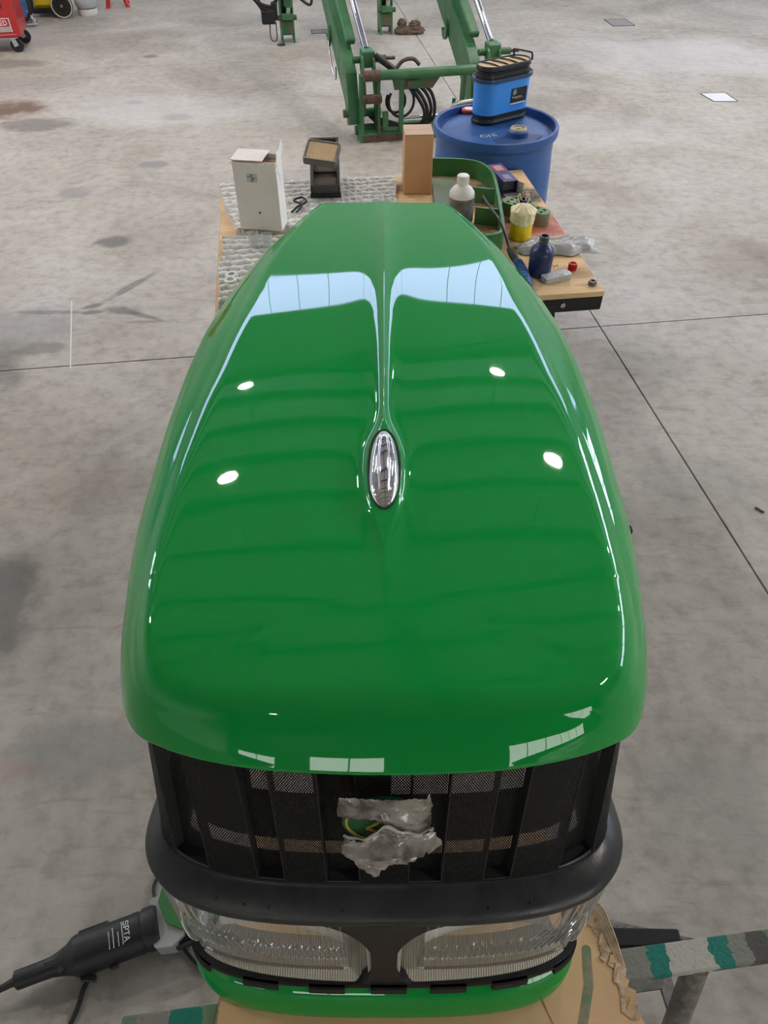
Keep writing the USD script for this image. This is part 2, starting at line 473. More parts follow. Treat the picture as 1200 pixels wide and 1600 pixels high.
# high-bay lamps, all out of view
LAMP_M = emitter("lamp_lens", (1.0, 0.95, 0.86), LAMP)
LAMP_DIM = emitter("lamp_lens_dimmed", (1.0, 0.95, 0.86), LAMP * .5)  # far row dimmed to keep the far floor darker
HOUSING = mat("lamp_housing", (0.25, 0.25, 0.26), 0.5)
first = None
for (u, v) in LAMPS:
    zr = EAVE + (RIDGE - EAVE) * (1 - abs(u - UR) / (UR - U0 if u < UR else U1 - UR))
    p = RB @ np.array([u, v, 5.2, 1])
    lab, gp = "unseen round high bay lamp hanging from the shed roof", "unseen high bay lamps under the roof"
    t = thing("unseen_high_bay_lamp", lab, "lamp", p[:3], 0, gp)
    part("housing", lathe([(0.0, .16), (.07, .16), (.09, .10), (.15, .06), (.16, 0.0), (.148, 0.0), (.13, .05), (0.0, .05)], 32), HOUSING, t)
    part("lamp_lens", lathe([(0.0, .012), (.14, .012), (.14, .022), (0, .022)], 32), LAMP_DIM if v > 8 else LAMP_M, t)
    part("hanger", cyl((0, 0, .15), (0, 0, zr - 5.2), .012, 8), BEAM, t)

# ------------------------------------------------------------------ the tractor hood
def ease(tab, x):
    t = np.array(tab)
    return np.interp(x, t[:, 0], t[:, 1])


ZC = [(.50, 1.172), (.60, 1.180), (.70, 1.184), (.80, 1.188), (.95, 1.188), (1.1, 1.185), (1.25, 1.179), (1.4, 1.170), (1.6, 1.157), (1.8, 1.140), (2.0, 1.122), (2.2, 1.104), (2.41, 1.085)]
RH = [(.55, 0.0), (.60, .0006), (.70, .0025), (.80, .0065), (.85, .009), (.91, .0125), (1.08, .0135), (1.4, .0155), (1.8, .0175), (2.1, .0165), (2.25, .013), (2.41, .006)]
RE = [(.77, 0.0), (.80, .002), (.835, .010), (.88, .022), (.93, .0295), (.98, .0315), (1.03, .029), (1.07, .020), (1.10, .010), (1.13, .003), (1.17, 0.0), (2.4, 0)]
RW = [(.55, .030), (.72, .022), (.83, .013), (.91, .010), (1.08, .009), (1.25, .0095), (1.40, .012), (1.58, .018), (1.73, .026), (1.9, .032), (2.41, .040)]
_zc = np.poly1d(np.polyfit([a for a, _ in ZC], [b for _, b in ZC], 4))


def ridge(x, y):
    e, h = ease(RE, y), ease(RH, y)
    d = np.maximum(np.sqrt(x * x + 0.0022**2) - e, 0)
    return h * np.exp(-d / ease(RW, y))


ST_B = np.array([(.204, 2.408, 1.085), (.266, 2.216, 1.10), (.313, 2.014, 1.115), (.340, 1.789, 1.13), (.353, 1.59, 1.145), (.366, 1.401, 1.155), (.376, 1.246, 1.163), (.384, 1.046, 1.17), (.387, .927, 1.172),
                 (.389, .812, 1.172), (.390, .752, 1.170), (.388, .687, 1.166), (.381, .632, 1.160), (.366, .585, 1.153), (.340, .556, 1.148), (.298, .541, 1.150), (.232, .531, 1.156), (.138, .525, 1.163), (0, .521, 1.168)])
ST_E = np.array([(.210, 2.408, 1.075), (.315, 2.216, 1.067), (.390, 2.014, 1.067), (.438, 1.789, 1.077), (.460, 1.59, 1.093), (.467, 1.401, 1.105), (.467, 1.246, 1.114), (.461, 1.046, 1.12), (.458, .927, 1.119),
                 (.452, .83, 1.113), (.446, .755, 1.10), (.440, .68, 1.08), (.433, .625, 1.055), (.419, .579, 1.042), (.390, .537, 1.045), (.345, .508, 1.06), (.270, .480, 1.072), (.150, .460, 1.077), (0, .454, 1.078)])
ST_G = np.array([.865, .87, .872, .875, .88, .885, .89, .91, .93, .96, .98, 1.0, 1.015, 1.025, 1.03, 1.045, 1.055, 1.06, 1.061])


def stations(S, n=150):
    t = np.arange(len(S))
    from scipy.interpolate import PchipInterpolator
    tt = np.linspace(0, len(S) - 1, n)
    return PchipInterpolator(t, S, axis=0)(tt)


def hood_half():
    n = 260
    B, E_, G = stations(ST_B, n), stations(ST_E, n), stations(ST_G[:, None], n)[:, 0]
    rows = []
    for i in range(n):
        b, e, g = B[i], E_[i], G[i]
        front = max(0.0, (i / (n - 1) * 18 - 10) / 8)          # 0 on the sides, 1 at the middle of the front
        ya = b[1] if front == 0 else .752 - .035 * front
        za = float(_zc(ya))
        nk = 96
        k = np.linspace(0, 1, nk) ** 2.0 * .90 if front == 0 else np.linspace(0, 1, nk) ** (2.0 - 1.0 * front) * .90
        k = k * (1 - .0)
        x = b[0] * k
        y = ya + (b[1] - ya) * k
        def top(k):
            xx, yy = b[0] * k, ya + (b[1] - ya) * k
            zz = za + (b[2] - za) * k**2.2 + ridge(xx, yy)
            return np.stack([xx, yy, zz], -1)
        rB = .030 + .012 * math.sin(PI * min(front * 1.3, 1)) if front > 0 else .026
        if i < 68:
            rB = .012 + .014 * i / 68
        la = math.hypot(b[0], b[1] - ya)
        kB = 1 - rB / la
        P = list(top(np.concatenate([k / .9 * kB])))
        p0, p1 = P[-1], top(np.array([kB - .01]))[0]
        tan = (p0 - p1) / np.linalg.norm(p0 - p1)
        Bc = p0 + tan * rB
        d = e - Bc
        L = np.linalg.norm(d)
        q = Bc + d / L * min(rB, L * .45)
        for s in np.linspace(0, 1, 12)[1:]:
            P.append((1 - s) ** 2 * p0 + 2 * s * (1 - s) * Bc + s * s * q)
        out = np.array([e[0], (e[1] - .9) if front > 0 else 0, 0])
        nrm = np.cross(np.array([0, 1.0, 0]) if front == 0 else np.array([-d[1], d[0], 0]), d)
        nrm = nrm / max(np.linalg.norm(nrm), 1e-9)
        if nrm[2] < 0:
            nrm = -nrm
        rE = min(.012 - .006 * min(front * 3, 1), L * .3)
        e0 = e - d / L * rE
        bulge = .004 - .002 * front
        for s in np.linspace(0, 1, 14)[1:]:
            P.append(q + (e0 - q) * s + nrm * bulge * math.sin(PI * s))
        inward = np.array([-e[0] * .03, (.010 * front), 0])
        gpt = np.array([e[0], e[1], g]) + inward
        dg = gpt - e
        e1 = e + dg / np.linalg.norm(dg) * min(rE, np.linalg.norm(dg) * .5)
        for s in np.linspace(0, 1, 8)[1:]:
            P.append((1 - s) ** 2 * e0 + 2 * s * (1 - s) * e + s * s * e1)
        for s in np.linspace(0, 1, 7)[1:]:
            P.append(e1 + (gpt - e1) * s)
        inn = gpt + np.array([-e[0] * .07, .03 * front, 0])
        P.append(inn)
        P.append(inn + (e - gpt) * .4)
        rows.append(P)
    return np.array(rows)


hood = thing("tractor_hood", "glossy green tractor hood with black grille and headlights, resting on cardboard and a bench", "tractor hood")
HR = hood_half()
right = grid(HR)
left = grid(HR * np.array([-1, 1, 1]), flip=True)
shell = trimesh.util.concatenate([right, left])
shell.merge_vertices(digits_vertex=6)
shell.update_faces(shell.nondegenerate_faces())
if shell.face_normals[np.argmax(shell.triangles_center[:, 2])][2] < 0:
    shell.invert()
part("hood_panel", shell, GREEN, hood, smooth=40)


# plan curves of the nose: x -> y, the corners swing back
def nose_y(x, y0, a, D, p=3.0):
    q = np.clip(np.abs(x) / a, 0, 1)
    return y0 + D * (1 - (1 - q**p) ** (1 / p))


def nose_curve(y0, a, D, back=0.0, n=120):
    """Closely spaced points of a nose curve from the left end to the right one; returns points (n, 2) and arc length measured from the middle."""
    t = np.linspace(0, 1, 1500)
    x = a * np.sin(t * PI / 2)
    y = nose_y(x, y0, a, D)
    if back:
        x, y = np.append(x, a), np.append(y, y[-1] + back)
    s = np.concatenate([[0], np.cumsum(np.hypot(np.diff(x), np.diff(y)))])
    return s, x, y


class Nose:
    """Lofted surface between an upper and a lower nose curve. at(f, v): f in -1..1 across (arc length share), v 0 top .. 1 bottom."""
    def __init__(self, top, bot):
        self.top, self.bot = top, bot
        self.ct = nose_curve(*top[1:])
        self.cb = nose_curve(*bot[1:])

    def at(self, f, v, off=0.0):
        f, v = np.broadcast_arrays(np.asarray(f, float), np.asarray(v, float))
        a = np.abs(f)
        P = []
        for (z, *_), (s, x, y) in ((self.top, self.ct), (self.bot, self.cb)):
            xx, yy = np.interp(a * s[-1], s, x), np.interp(a * s[-1], s, y)
            # outward normal in plan
            x2, y2 = np.interp(a * s[-1] + 1e-3, s, x), np.interp(a * s[-1] + 1e-3, s, y)
            x1, y1 = np.interp(a * s[-1] - 1e-3, s, x), np.interp(a * s[-1] - 1e-3, s, y)
            tx, ty = x2 - x1, y2 - y1
            L = np.maximum(np.hypot(tx, ty), 1e-9)
            nx, ny = ty / L, -tx / L
            P.append(np.stack([(xx + nx * off) * np.sign(f + 1e-12), yy + ny * off, np.full_like(xx, z)], -1))
        return P[0] * (1 - v[..., None]) + P[1] * v[..., None]

    def patch(self, f0, f1, v0=0.0, v1=1.0, off=0.0, th=.006, nf=12, nv=6):
        F, V = np.meshgrid(np.linspace(f0, f1, nf), np.linspace(v0, v1, nv), indexing="ij")
        A, B = self.at(F, V, off), self.at(F, V, off - th)
        return thick(B, A - B)


def mesh_material(name, base, pitch):
    """Black perforated sheet: round holes in offset rows, cut out with transparency."""
    nodes = {"g": ("texture_coordinate", {}), "a": ("attribute", {"attribute": "st"}), "s": ("separate_xyz", {}),
             "u1": ("math", {"math_type": "multiply", "value2": 2 * PI / pitch}), "v1": ("math", {"math_type": "multiply", "value2": 2 * PI / pitch * .58}),
             "cu": ("math", {"math_type": "cosine"}), "cv": ("math", {"math_type": "cosine"}), "m": ("math", {"math_type": "multiply"}),
             "k": ("map_range", {"from_min": .42, "from_max": .62, "to_min": 0, "to_max": 1, "clamp": True}),
             "p": ("principled_bsdf", {"base_color": base, "roughness": .5, "specular_ior_level": .3}), "t": ("transparent_bsdf", {}), "x": ("mix_closure", {}),
             "bp": ("bump", {"distance": .0006, "strength": 1.0, "invert": True})}
    links = [("a.vector", "s.vector"), ("s.x", "u1.value1"), ("s.y", "v1.value1"), ("u1.value", "cu.value1"), ("v1.value", "cv.value1"), ("cu.value", "m.value1"), ("cv.value", "m.value2"),
             ("m.value", "k.value"), ("k.result", "x.fac"), ("p.BSDF", "x.closure1"), ("t.BSDF", "x.closure2"), ("m.value", "bp.height"), ("bp.normal", "p.normal")]
    return usdkit.material(stage, f"/World/Looks/{name}", nodes, links, surface="x.closure")


GRILLE = mesh_material("perforated_grille", (0.004, 0.004, 0.0045), .0042)
SILVER = mat("reflector_silver", (0.74, 0.73, 0.72), 0.42, metallic=1.0, other=(0.5, 0.49, 0.48), scale=12)
LENS = usdkit.material(stage, "/World/Looks/lens_glass", {"l": ("layer_weight", {"blend": 0.48}), "t": ("transparent_bsdf", {"color": (.90, .91, .91)}), "g": ("glossy_bsdf", {"roughness": 0.06, "color": (1, 1, 1)}),
    "d": ("principled_bsdf", {"base_color": (.62, .62, .62), "roughness": .2}), "a": ("mix_closure", {"fac": .13}), "x": ("mix_closure", {})},
    [("t.BSDF", "a.closure1"), ("d.BSDF", "a.closure2"), ("l.fresnel", "x.fac"), ("a.closure", "x.closure1"), ("g.BSDF", "x.closure2")], surface="x.closure")

# grille: alternate proud and sunk perforated panels behind the lip of the hood
gr = Nose((1.060, .484, .404, .195, .12), (.755, .402, .406, .135, .12))


def panel_uv(f0, f1, off, name, th=.003):
    nf, nv = max(6, int(abs(f1 - f0) * 60)), 10
    F, V = np.meshgrid(np.linspace(f0, f1, nf), np.linspace(0, 1, nv), indexing="ij")
    A = gr.at(F, V, off)
    m = grid(A, flip=True)
    s = gr.cb[0][-1]
    uv = np.stack([F.ravel() * s, V.ravel() * .33], -1)
    mm = usdkit.mesh(stage, numbered("/World/tractor_hood", name), m, GRILLE, smooth=True, uv=uv)
    pv = UsdGeom.PrimvarsAPI(mm).CreatePrimvar("stv", Sdf.ValueTypeNames.Float3Array, "vertex")
    return mm


PANELS = [(-.070, .070), (.165, .285), (.365, .510), (.630, .985)]
for a, b in PANELS:
    for s in ((1, -1) if a > 0 else (1,)):
        lo, hi = (a, b) if s > 0 else (-b, -a)
        panel_uv(lo, hi, 0.0, "grille_panel")
        for e in (lo, hi):                                            # folded edges of the panel
            part("panel_edge", gr.patch(e - .0018, e + .0018, 0, 1, .0006, .022, 2, 6), BLACK_MATT, hood)
for a, b in [(.072, .163), (.287, .363), (.512, .628)]:
    for s in (1, -1):
        lo, hi = (a, b) if s > 0 else (-b, -a)
        panel_uv(lo, hi, -.022, "grille_recess")
part("grille_surround", [gr.patch(-.97, .97, 0.01, .035, -.004, .04, 60, 2), gr.patch(-.99, .99, .965, 1.06, .002, .05, 60, 2)], BLACK_MATT, hood)

# black bumper band under the grille: section swept along the nose
SEC = [(-.004, .768), (.0, .760), (.008, .7575), (.022, .752), (.040, .741), (.049, .733), (.053, .724), (.053, .716), (.049, .710), (.040, .707), (.0, .705), (-.02, .706)]
rows = []
b0 = Nose((.75, .402, .398, .135, .12), (.70, .402, .398, .135, .12))
fs = np.linspace(-1, 1, 121)
for off, z in SEC:
    taper = 1.0
    p = b0.at(fs, 0 * fs, 0.0)
    q_ = b0.at(fs, 0 * fs, 1.0) - p
    p = p + q_ * (off * (1 - .62 * np.clip((np.abs(fs) - .58) / .38, 0, 1) ** 1.3))[:, None]
    p[:, 2] = z + .020 * np.clip((np.abs(fs) - .45) / .55, 0, 1) ** 1.3     # ends sweep upwards
    rows.append(p)
part("bumper_band", grid(np.array(rows).transpose(1, 0, 2), flip=True), BUMPER, hood, smooth=40)
for fx in (-.40, -.33, -.48, .30, -.12, .42):
    part("mud_speck", T(trimesh.creation.icosphere(1, .0028), b0.at(np.array([fx]), np.array([0.]), .036)[0] + [0, 0, -.006 + .020 * max(0, (abs(fx) - .45) / .55) ** 1.3]), BLACK_MATT, hood)

# lamp fascia below the band
fc = Nose((.700, .364, .422, .140, .06), (.528, .302, .368, .105, .04))


def fascia_piece(f0, f1, v0, v1, off=.0, th=.02, nf=30, nv=3):
    return fc.patch(f0, f1, v0, v1, off, th, nf, nv)


# face plate with the rounded lamp openings cut as a ring of strips: built from a 2D shape on the unrolled nose
def unrolled(poly, off, th, mat_, name, label=None):
    """Extrude a polygon given in (f, v) and bend it onto the fascia."""
    m = extr(poly, 1.0)
    for _ in range(1):
        m = m.subdivide_to_size(.06, max_iter=12) if hasattr(m, "subdivide_to_size") else m
    v = m.vertices.copy()
    P0, P1 = fc.at(v[:, 0], v[:, 1], off), fc.at(v[:, 0], v[:, 1], off - th)
    m.vertices = P0 * v[:, 2:3] + P1 * (1 - v[:, 2:3])
    if m.volume < 0:
        m.invert()
    return part(name, m, mat_, hood, label, smooth=40)


def lamp_shape(s, grow=0.0):
    """Lamp opening, f to the right (s = 1) or left, rounded towards the middle."""
    pts = []
    f0, f1, r = .048 - grow, .985 + grow, .20
    v0, v1 = .05 - grow * 1.2, .965 + grow * .5
    for a in np.linspace(0, PI / 2, 12):                              # top inner corner: long ellipse
        pts.append((f0 + .05 + .14 * (1 - math.sin(a)) - .05 * (1 - math.cos(a)), v0 + .42 * (1 - math.cos(a))))
    for a in np.linspace(0, PI / 2, 10):
        pts.append((f0 + .075 * (1 - math.cos(a)), v1 - .25 * (1 - math.sin(a))))
    top = sorted(pts[:12], key=lambda p: -p[0])
    low = pts[12:]
    ring = [(f1, v0 - .0)] + top + low + [(.80, v1 - .015), (f1, v1 - .07)]
    return sg.Polygon([(s * x, y) for x, y in ring]).buffer(0)


outer = sg.Polygon([(-1, -.12), (1, -.12), (1, .93), (.80, 1.0), (.55, 1.015), (-.55, 1.015), (-.80, 1.0), (-1, .93)])
unrolled(outer.difference(lamp_shape(1)).difference(lamp_shape(-1)), .004, .02, BLACK, "lamp_fascia")

for s in (1, -1):
    # ribbed cream tray that the lens sits over
    F = np.linspace(.05, .76, 331)
    rib = .0008 * np.cos(F * 620)
    tray = []
    for d, vv in ((.0, .965), (-.030, .90), (-.060, .82)):
        p = fc.at(F * s, np.full_like(F, vv), d)
        p[:, 2] += rib * (1 if d < 0 else .3)
        tray.append(p)
    part("lamp_tray", grid(np.array(tray).transpose(1, 0, 2), flip=s < 0), CREAM, hood, smooth=True)
    part("lamp_tray_wall", fc.patch(.04 * s, .062 * s, .2, .92, -.004, .06, 4, 8) if s > 0 else fc.patch(.062 * s, .04 * s, .2, .92, -.004, .06, 4, 8), CREAM, hood)
    # reflector bowl
    F, V = np.meshgrid(np.linspace(.16, .71, 26), np.linspace(.02, .80, 16), indexing="ij")
    bow = ((F - .435) / .28) ** 2 * .5 + ((V - .40) / .40) ** 2 * .5
    R = np.stack([fc.at(F[i] * s, V[i], 0.0) for i in range(len(F))])
    D = np.stack([fc.at(F[i] * s, V[i], -1.0) for i in range(len(F))]) - R
    R = R + D * (.045 + .055 * np.clip(1 - bow, 0, 1))[..., None]
    part("reflector", grid(R, flip=s < 0), SILVER, hood, "dull silver reflector behind the glass", smooth=True)
    part("bulb_cap", T(lathe([(0, 0), (.020, 0), (.022, .012), (.012, .022), (0, .024)], 20), rx=75, loc=fc.at(np.array([.43 * s]), np.array([.45]), -.075)[0]), SILVER, hood)
    # fluted glass lens: flutes of three pitches and stepped zones
    F, V = np.meshgrid(np.linspace(.125, .725, 230), np.linspace(.0, .80, 60), indexing="ij")
    z1 = np.where(V < .42, np.sin(F * 190) * .0036, np.sin(F * 300 + V * 18) * .0022)
    z1 = np.where((V > .56), np.sin(F * 400) * .0008, z1)
    z1 = np.where((F > .30) & (F < .50) & (V < .36), np.sin(F * 420) * .0012, z1)
    z1 = np.where((F > .50) & (V > .30) & (V < .56), np.sin(F * 240 + V * 60) * .0034, z1)
    step = -.003 * (np.abs(V - .42) < .012) - .003 * (np.abs(V - .57) < .012)
    edge = np.clip(np.minimum(np.minimum(F - .125, .725 - F) / .018, (.80 - V) / .05), 0, 1)
    lift = -.008 + .010 * np.sqrt(edge) + (z1 + step) * np.clip(edge * 2 - .6, 0, 1)
    P = np.stack([fc.at(F[i] * s, V[i], 0.0) for i in range(len(F))])
    D = np.stack([fc.at(F[i] * s, V[i], 1.0) for i in range(len(F))]) - P
    P = P + D * lift[..., None]
    part("headlight_lens", grid(P, flip=s > 0), LENS, hood, smooth=True)
    wall_pts = np.concatenate([P[0], P[:, -1], P[::-1][0:1, ::-1][0]])
    inner = np.concatenate([(P + D * -.030)[0], (P + D * -.030)[:, -1], (P + D * -.030)[::-1][0:1, ::-1][0]])
    part("lens_rim", grid(np.stack([wall_pts, inner], 1)), LENS, hood, smooth=40)
    # corner lamp: clear lens wrapped round the side
    F, V = np.meshgrid(np.linspace(.745, .985, 70), np.linspace(.0, .80, 40), indexing="ij")
    edge = np.clip(np.minimum(np.minimum(F - .745, .985 - F) / .02, np.minimum(.80 - V, V + .05) / .06), 0, 1)
    inset = np.clip(np.minimum(np.minimum(F - .80, .965 - F) / .006, np.minimum(.70 - V, V - .06) / .03), 0, 1)
    P = np.stack([fc.at(F[i] * s, V[i] - .13 * (F[i] - .745) / .24 * V[i], 0.0) for i in range(len(F))])
    D = np.stack([fc.at(F[i] * s, V[i], 1.0) for i in range(len(F))]) - P * 1
    D = np.stack([fc.at(F[i] * s, V[i] - .13 * (F[i] - .745) / .24 * V[i], 1.0) for i in range(len(F))]) - P
    part("corner_lens", grid(P + D * (-.006 + .012 * np.sqrt(edge) - .004 * inset)[..., None], flip=s > 0), LENS, hood, smooth=True)
    part("corner_reflector", grid(P + D * (-.030 + .004 * np.sin(F * 90))[..., None], flip=s > 0), SILVER, hood, smooth=True)

# green valance under the lamps with black clip tabs
va = Nose((.530, .300, .362, .100, .03), (.452, .262, .345, .095, .03))
F, V = np.meshgrid(np.linspace(-1, 1, 90), np.linspace(0, 1, 12), indexing="ij")
A = np.stack([va.at(F[i], V[i], 0.0) for i in range(len(F))])
N_ = np.stack([va.at(F[i], V[i], 1.0) for i in range(len(F))]) - A
A = A + N_ * (.012 * np.sin(PI * np.clip(V, 0, 1)) ** .7)[..., None]
part("valance", thick(A - N_ * .004, N_ * .004), GREEN, hood, smooth=50)
for f in (-.82, -.52, -.24, 0.02, .27, .53, .80):
    part("clip_tab", va.patch(f - .075, f + .075, -.03, .09, .010, .012, 8, 3), BLACK_MATT, hood)
part("valance_strip", va.patch(-.99, .99, -.03, 0.0, .006, .02, 50, 2), mat("brown_black", (.03, .022, .018), .5), hood)

# chrome badge on the ridge
L0, L1, HW = .880, 1.090, .0285
n, m = 60, 41
tt, bb = np.meshgrid(np.linspace(-1, 1, n), np.linspace(-1, 1, m), indexing="ij")
w = HW * np.sqrt(np.clip(1 - np.abs(tt) ** 2.4, 0, 1)) * (1 + .12 * tt * -1)
yy = (L0 + L1) / 2 + (L1 - L0) / 2 * tt
dome = np.clip(1 - bb**2, 0, 1) ** .55
flute = .0026 * (np.abs(np.abs(bb) - .42) < .14) * np.clip((.78 - np.abs(tt)) * 6, 0, 1) * np.cos((np.abs(bb) - .42) / .14 * PI / 2)
h = .017 * dome * np.sqrt(np.clip(1 - np.abs(tt) ** 3, 0, 1)) - flute
zb = _zc(yy) + ridge(w * bb * .9, yy)
em = part("badge", grid(np.stack([w * bb, yy, zb + h - .002], -1)), CHROME, hood, "oval chrome badge with long flutes", smooth=True)
t = np.linspace(0, 2 * PI, 80, endpoint=False)
ring = np.stack([(HW + .0015) * np.sign(np.cos(t)) * np.abs(np.cos(t)) ** .9, (L0 + L1) / 2 + ((L1 - L0) / 2 + .002) * np.sin(t), 0 * t], -1)
ring[:, 2] = _zc(ring[:, 1]) + ridge(ring[:, 0], ring[:, 1]) + .0005
part("badge_seal", tube(ring, .0016, 8, closed=True), RUBBER, hood)

part("latch_tab", box(.050, .018, .014, (.461, .96, 1.055), .003), BLACK_MATT, hood)

# round emblem on the grille, half hidden by torn foil tape
eb = gr.at(np.array([.0]), np.array([.30]), .026)[0]
n_out = np.array([0, -.94, .34])
ex_, ey_ = np.array([1.0, 0, 0]), np.array([0, .34, .94])
YEL = mat("emblem_yellow", (.42, .33, .06), .4)
EMB = mat("emblem_green", (.012, .09, .025), .35)
em_o = eb + np.array([.0, 0, 0])
shield = sg.Point(0, 0).buffer(1, quad_segs=24)
from shapely import affinity
oval = affinity.scale(shield, .064, .044)
part("emblem_plate", plate(oval, .010, em_o, ex_, ey_), EMB, hood, "green oval emblem with a yellow rim")
part("emblem_rim", plate(affinity.scale(shield, .060, .040).difference(affinity.scale(shield, .056, .036)), .003, em_o - ey_ * 0 + np.cross(ex_, ey_) * .0055, ex_, ey_), YEL, hood)
leg = sg.LineString([(-.012, .017), (.006, .020), (-.006, .002), (-.026, -.012), (-.008, -.020)]).buffer(.0024, cap_style=2)
part("emblem_mark", plate(leg, .003, em_o + np.cross(ex_, ey_) * .0055, ex_, ey_), YEL, hood)

FOIL = mat("foil_tape", (.34, .30, .265), .30, metallic=.15, coat=.5, other=(.075, .062, .056), scale=24, lo=.46, hi=.66, bump=.0010, bscale=110)


def foil(poly, off, amp, seed, name, curl=0.0):
    m = extr(affinity.scale(poly, .97, .92, origin=(0, 0)), .0006)
    m = m.subdivide_to_size(.0045, max_iter=10)
    v = m.vertices
    q = np.stack([v[:, 0] * 26, v[:, 1] * 34, np.full(len(v), seed * 3.1)], -1)
    wv = (.5 - np.abs(meshkit.fbm(q, 3, seed) - .5) * 3.2) * amp
    lip_ = curl * np.clip((-v[:, 1] - .0) / .04, 0, 1) ** 2
    o = np.cross(ex_, ey_)
    P = em_o + v[:, :1] * ex_ + v[:, 1:2] * ey_ + o * (off + wv + lip_ + v[:, 2] - .010 * (v[:, 0] / .075) ** 2)[:, None]
    m.vertices = P
    return part(name, m, FOIL, hood, smooth=50)


def jag(pts, seed, step=.004, amp=.0025):
    r = np.random.default_rng(seed)
    out = []
    P = np.array(pts + pts[:1], float)
    for a, b in zip(P[:-1], P[1:]):
        k = max(1, int(np.linalg.norm(b - a) / step))
        for i in range(k):
            out.append(a + (b - a) * i / k + r.normal(0, amp, 2) * (i > 0))
    return sg.Polygon(out).buffer(0)


up = jag([(-.074, .012), (-.070, .058), (-.03, .064), (.05, .062), (.066, .054), (.070, .066), (.076, .04), (.072, -.016), (.05, -.022), (.02, -.012), (.000, .006), (-.012, .014), (-.045, .014)], 3, amp=.0010)
up = up if up.geom_type == "Polygon" else max(up.geoms, key=lambda g: g.area)
foil(up, .013, .005, 1, "foil_tape")
LOP = [(-.064, -.020), (-.040, -.024), (-.018, -.014), (.0, .008), (.03, -.006), (.055, -.016), (.078, -.006)]
lo_ = jag(LOP + [(.092, -.034), (.062, -.044), (.030, -.058), (-.004, -.070), (-.012, -.086), (-.034, -.068), (-.052, -.050), (-.066, -.042)], 5, amp=.0018)
lo_ = lo_ if lo_.geom_type == "Polygon" else max(lo_.geoms, key=lambda g: g.area)
foil(lo_, .016, .010, 2, "foil_tape", curl=.020)
fp = spline([(x * .97, y * .92) for x, y in LOP], 40)
part("foil_fold", tube([em_o + x * ex_ + y * ey_ + np.cross(ex_, ey_) * (.0205 - .010 * (x / .075) ** 2 + .0015 * math.sin(k * .9)) for k, (x, y) in enumerate(fp)], [.0022 + .0008 * math.sin(k * .7) for k in range(len(fp))], 8), mat("foil_edge", (.52, .48, .44), .4), hood)

# added black panels that darken the grille, with openings where the floor shows through
part("added_dark_backing", [gr.patch(-.95, .95, .64, 1.0, -.075, .01, 40, 2), gr.patch(-.95, -.40, -.0, .64, -.075, .01, 14, 2), gr.patch(.45, .95, -.0, .64, -.075, .01, 14, 2), gr.patch(-.20, .02, .30, .64, -.075, .01, 10, 2), gr.patch(-.45, .45, .27, .36, -.07, .01, 10, 2)], BLACK_MATT, hood)

# ------------------------------------------------------------------ what carries the hood: trestles and cardboard
def banded(name, axis_scale, stops, rough=.7, bump=.002):
    """Paint daubs in bands along the object's x axis, broken up by noise."""
    nodes = {"g": ("texture_coordinate", {}), "s": ("separate_xyz", {}), "n": ("noise_texture", {"scale": 22.0, "detail": 5.0, "roughness": .65}), "a": ("math", {"math_type": "multiply_add", "value2": .05, "value3": -.025}),
             "b": ("math", {"math_type": "add"}), "m": ("map_range", {"from_min": axis_scale[0], "from_max": axis_scale[1], "to_min": 0, "to_max": 1, "clamp": True}), "r": ("rgb_ramp", {"ramp": stops, "interpolate": False}),
             "n2": ("noise_texture", {"scale": 130.0, "detail": 3.0}), "r2": ("rgb_ramp", {"ramp": [(0, (.45, .45, .45)), (.45, (1, 1, 1)), (1, (1.1, 1.1, 1.1))]}), "x": ("mix_color", {"blend_type": "multiply", "fac": .8}),
             "bp": ("bump", {"distance": bump, "strength": 1.0}), "p": ("principled_bsdf", {"roughness": rough})}
    links = [("g.object", "s.vector"), ("g.object", "n.vector"), ("n.fac", "a.value1"), ("a.value", "b.value1"), ("s.x", "b.value2"), ("b.value", "m.value"), ("m.result", "r.fac"), ("g.object", "n2.vector"), ("n2.fac", "r2.fac"),
             ("r.color", "x.a"), ("r2.color", "x.b"), ("x.result", "p.base_color"), ("n2.fac", "bp.height"), ("bp.normal", "p.normal")]
    return usdkit.material(stage, f"/World/Looks/{name}", nodes, links, surface="p.BSDF")


GREYG, TEAL, PALEP, SAGE, DRKP, PINKP = (.20, .20, .17), (.0, .16, .115), (.42, .40, .35), (.13, .20, .12), (.07, .065, .055), (.34, .26, .22)
DAUB = banded("trestle_paint", (-.62, 1.10), [(0, SAGE), (.09, GREYG), (.12, TEAL), (.155, SAGE), (.20, GREYG), (.34, TEAL), (.36, SAGE), (.60, GREYG), (.668, TEAL), (.694, PALEP), (.742, TEAL), (.765, GREYG), (.79, DRKP), (.815, SAGE), (.875, PALEP), (.90, SAGE), (.925, PINKP), (.945, GREYG), (1, GREYG)])
LEGM = mat("trestle_leg", (.14, .13, .115), .65, other=(.24, .23, .20), scale=55, bump=.001, bscale=120)
tr = thing("trestle", "paint-daubed steel trestle carrying the cardboard under the hood nose", "trestle", (0, .296, 0), 6.6)
part("top_rail", box(1.60, .055, .03, (.30, 0, .428), .003), DAUB, tr)
for lx in (-.26, .635):
    for sy in (-1, 1):
        part("leg", tube([(lx, sy * .012, .414), (lx - (.035 if lx > 0 else .0), sy * .16, 0.0)], .024, 16), LEGM, tr)
    part("brace", bar((lx, -.09, .20), (lx, .09, .20), .03, .012), LEGM, tr)
part("stretcher", bar((.28, .085, .392), (.62, .036, .405), .035, .03, bev=.003), BLACK_MATT, tr)
part("stretcher", bar((-.26, 0.0, .20), (.62, 0, .20), .025, .012), LEGM, tr)

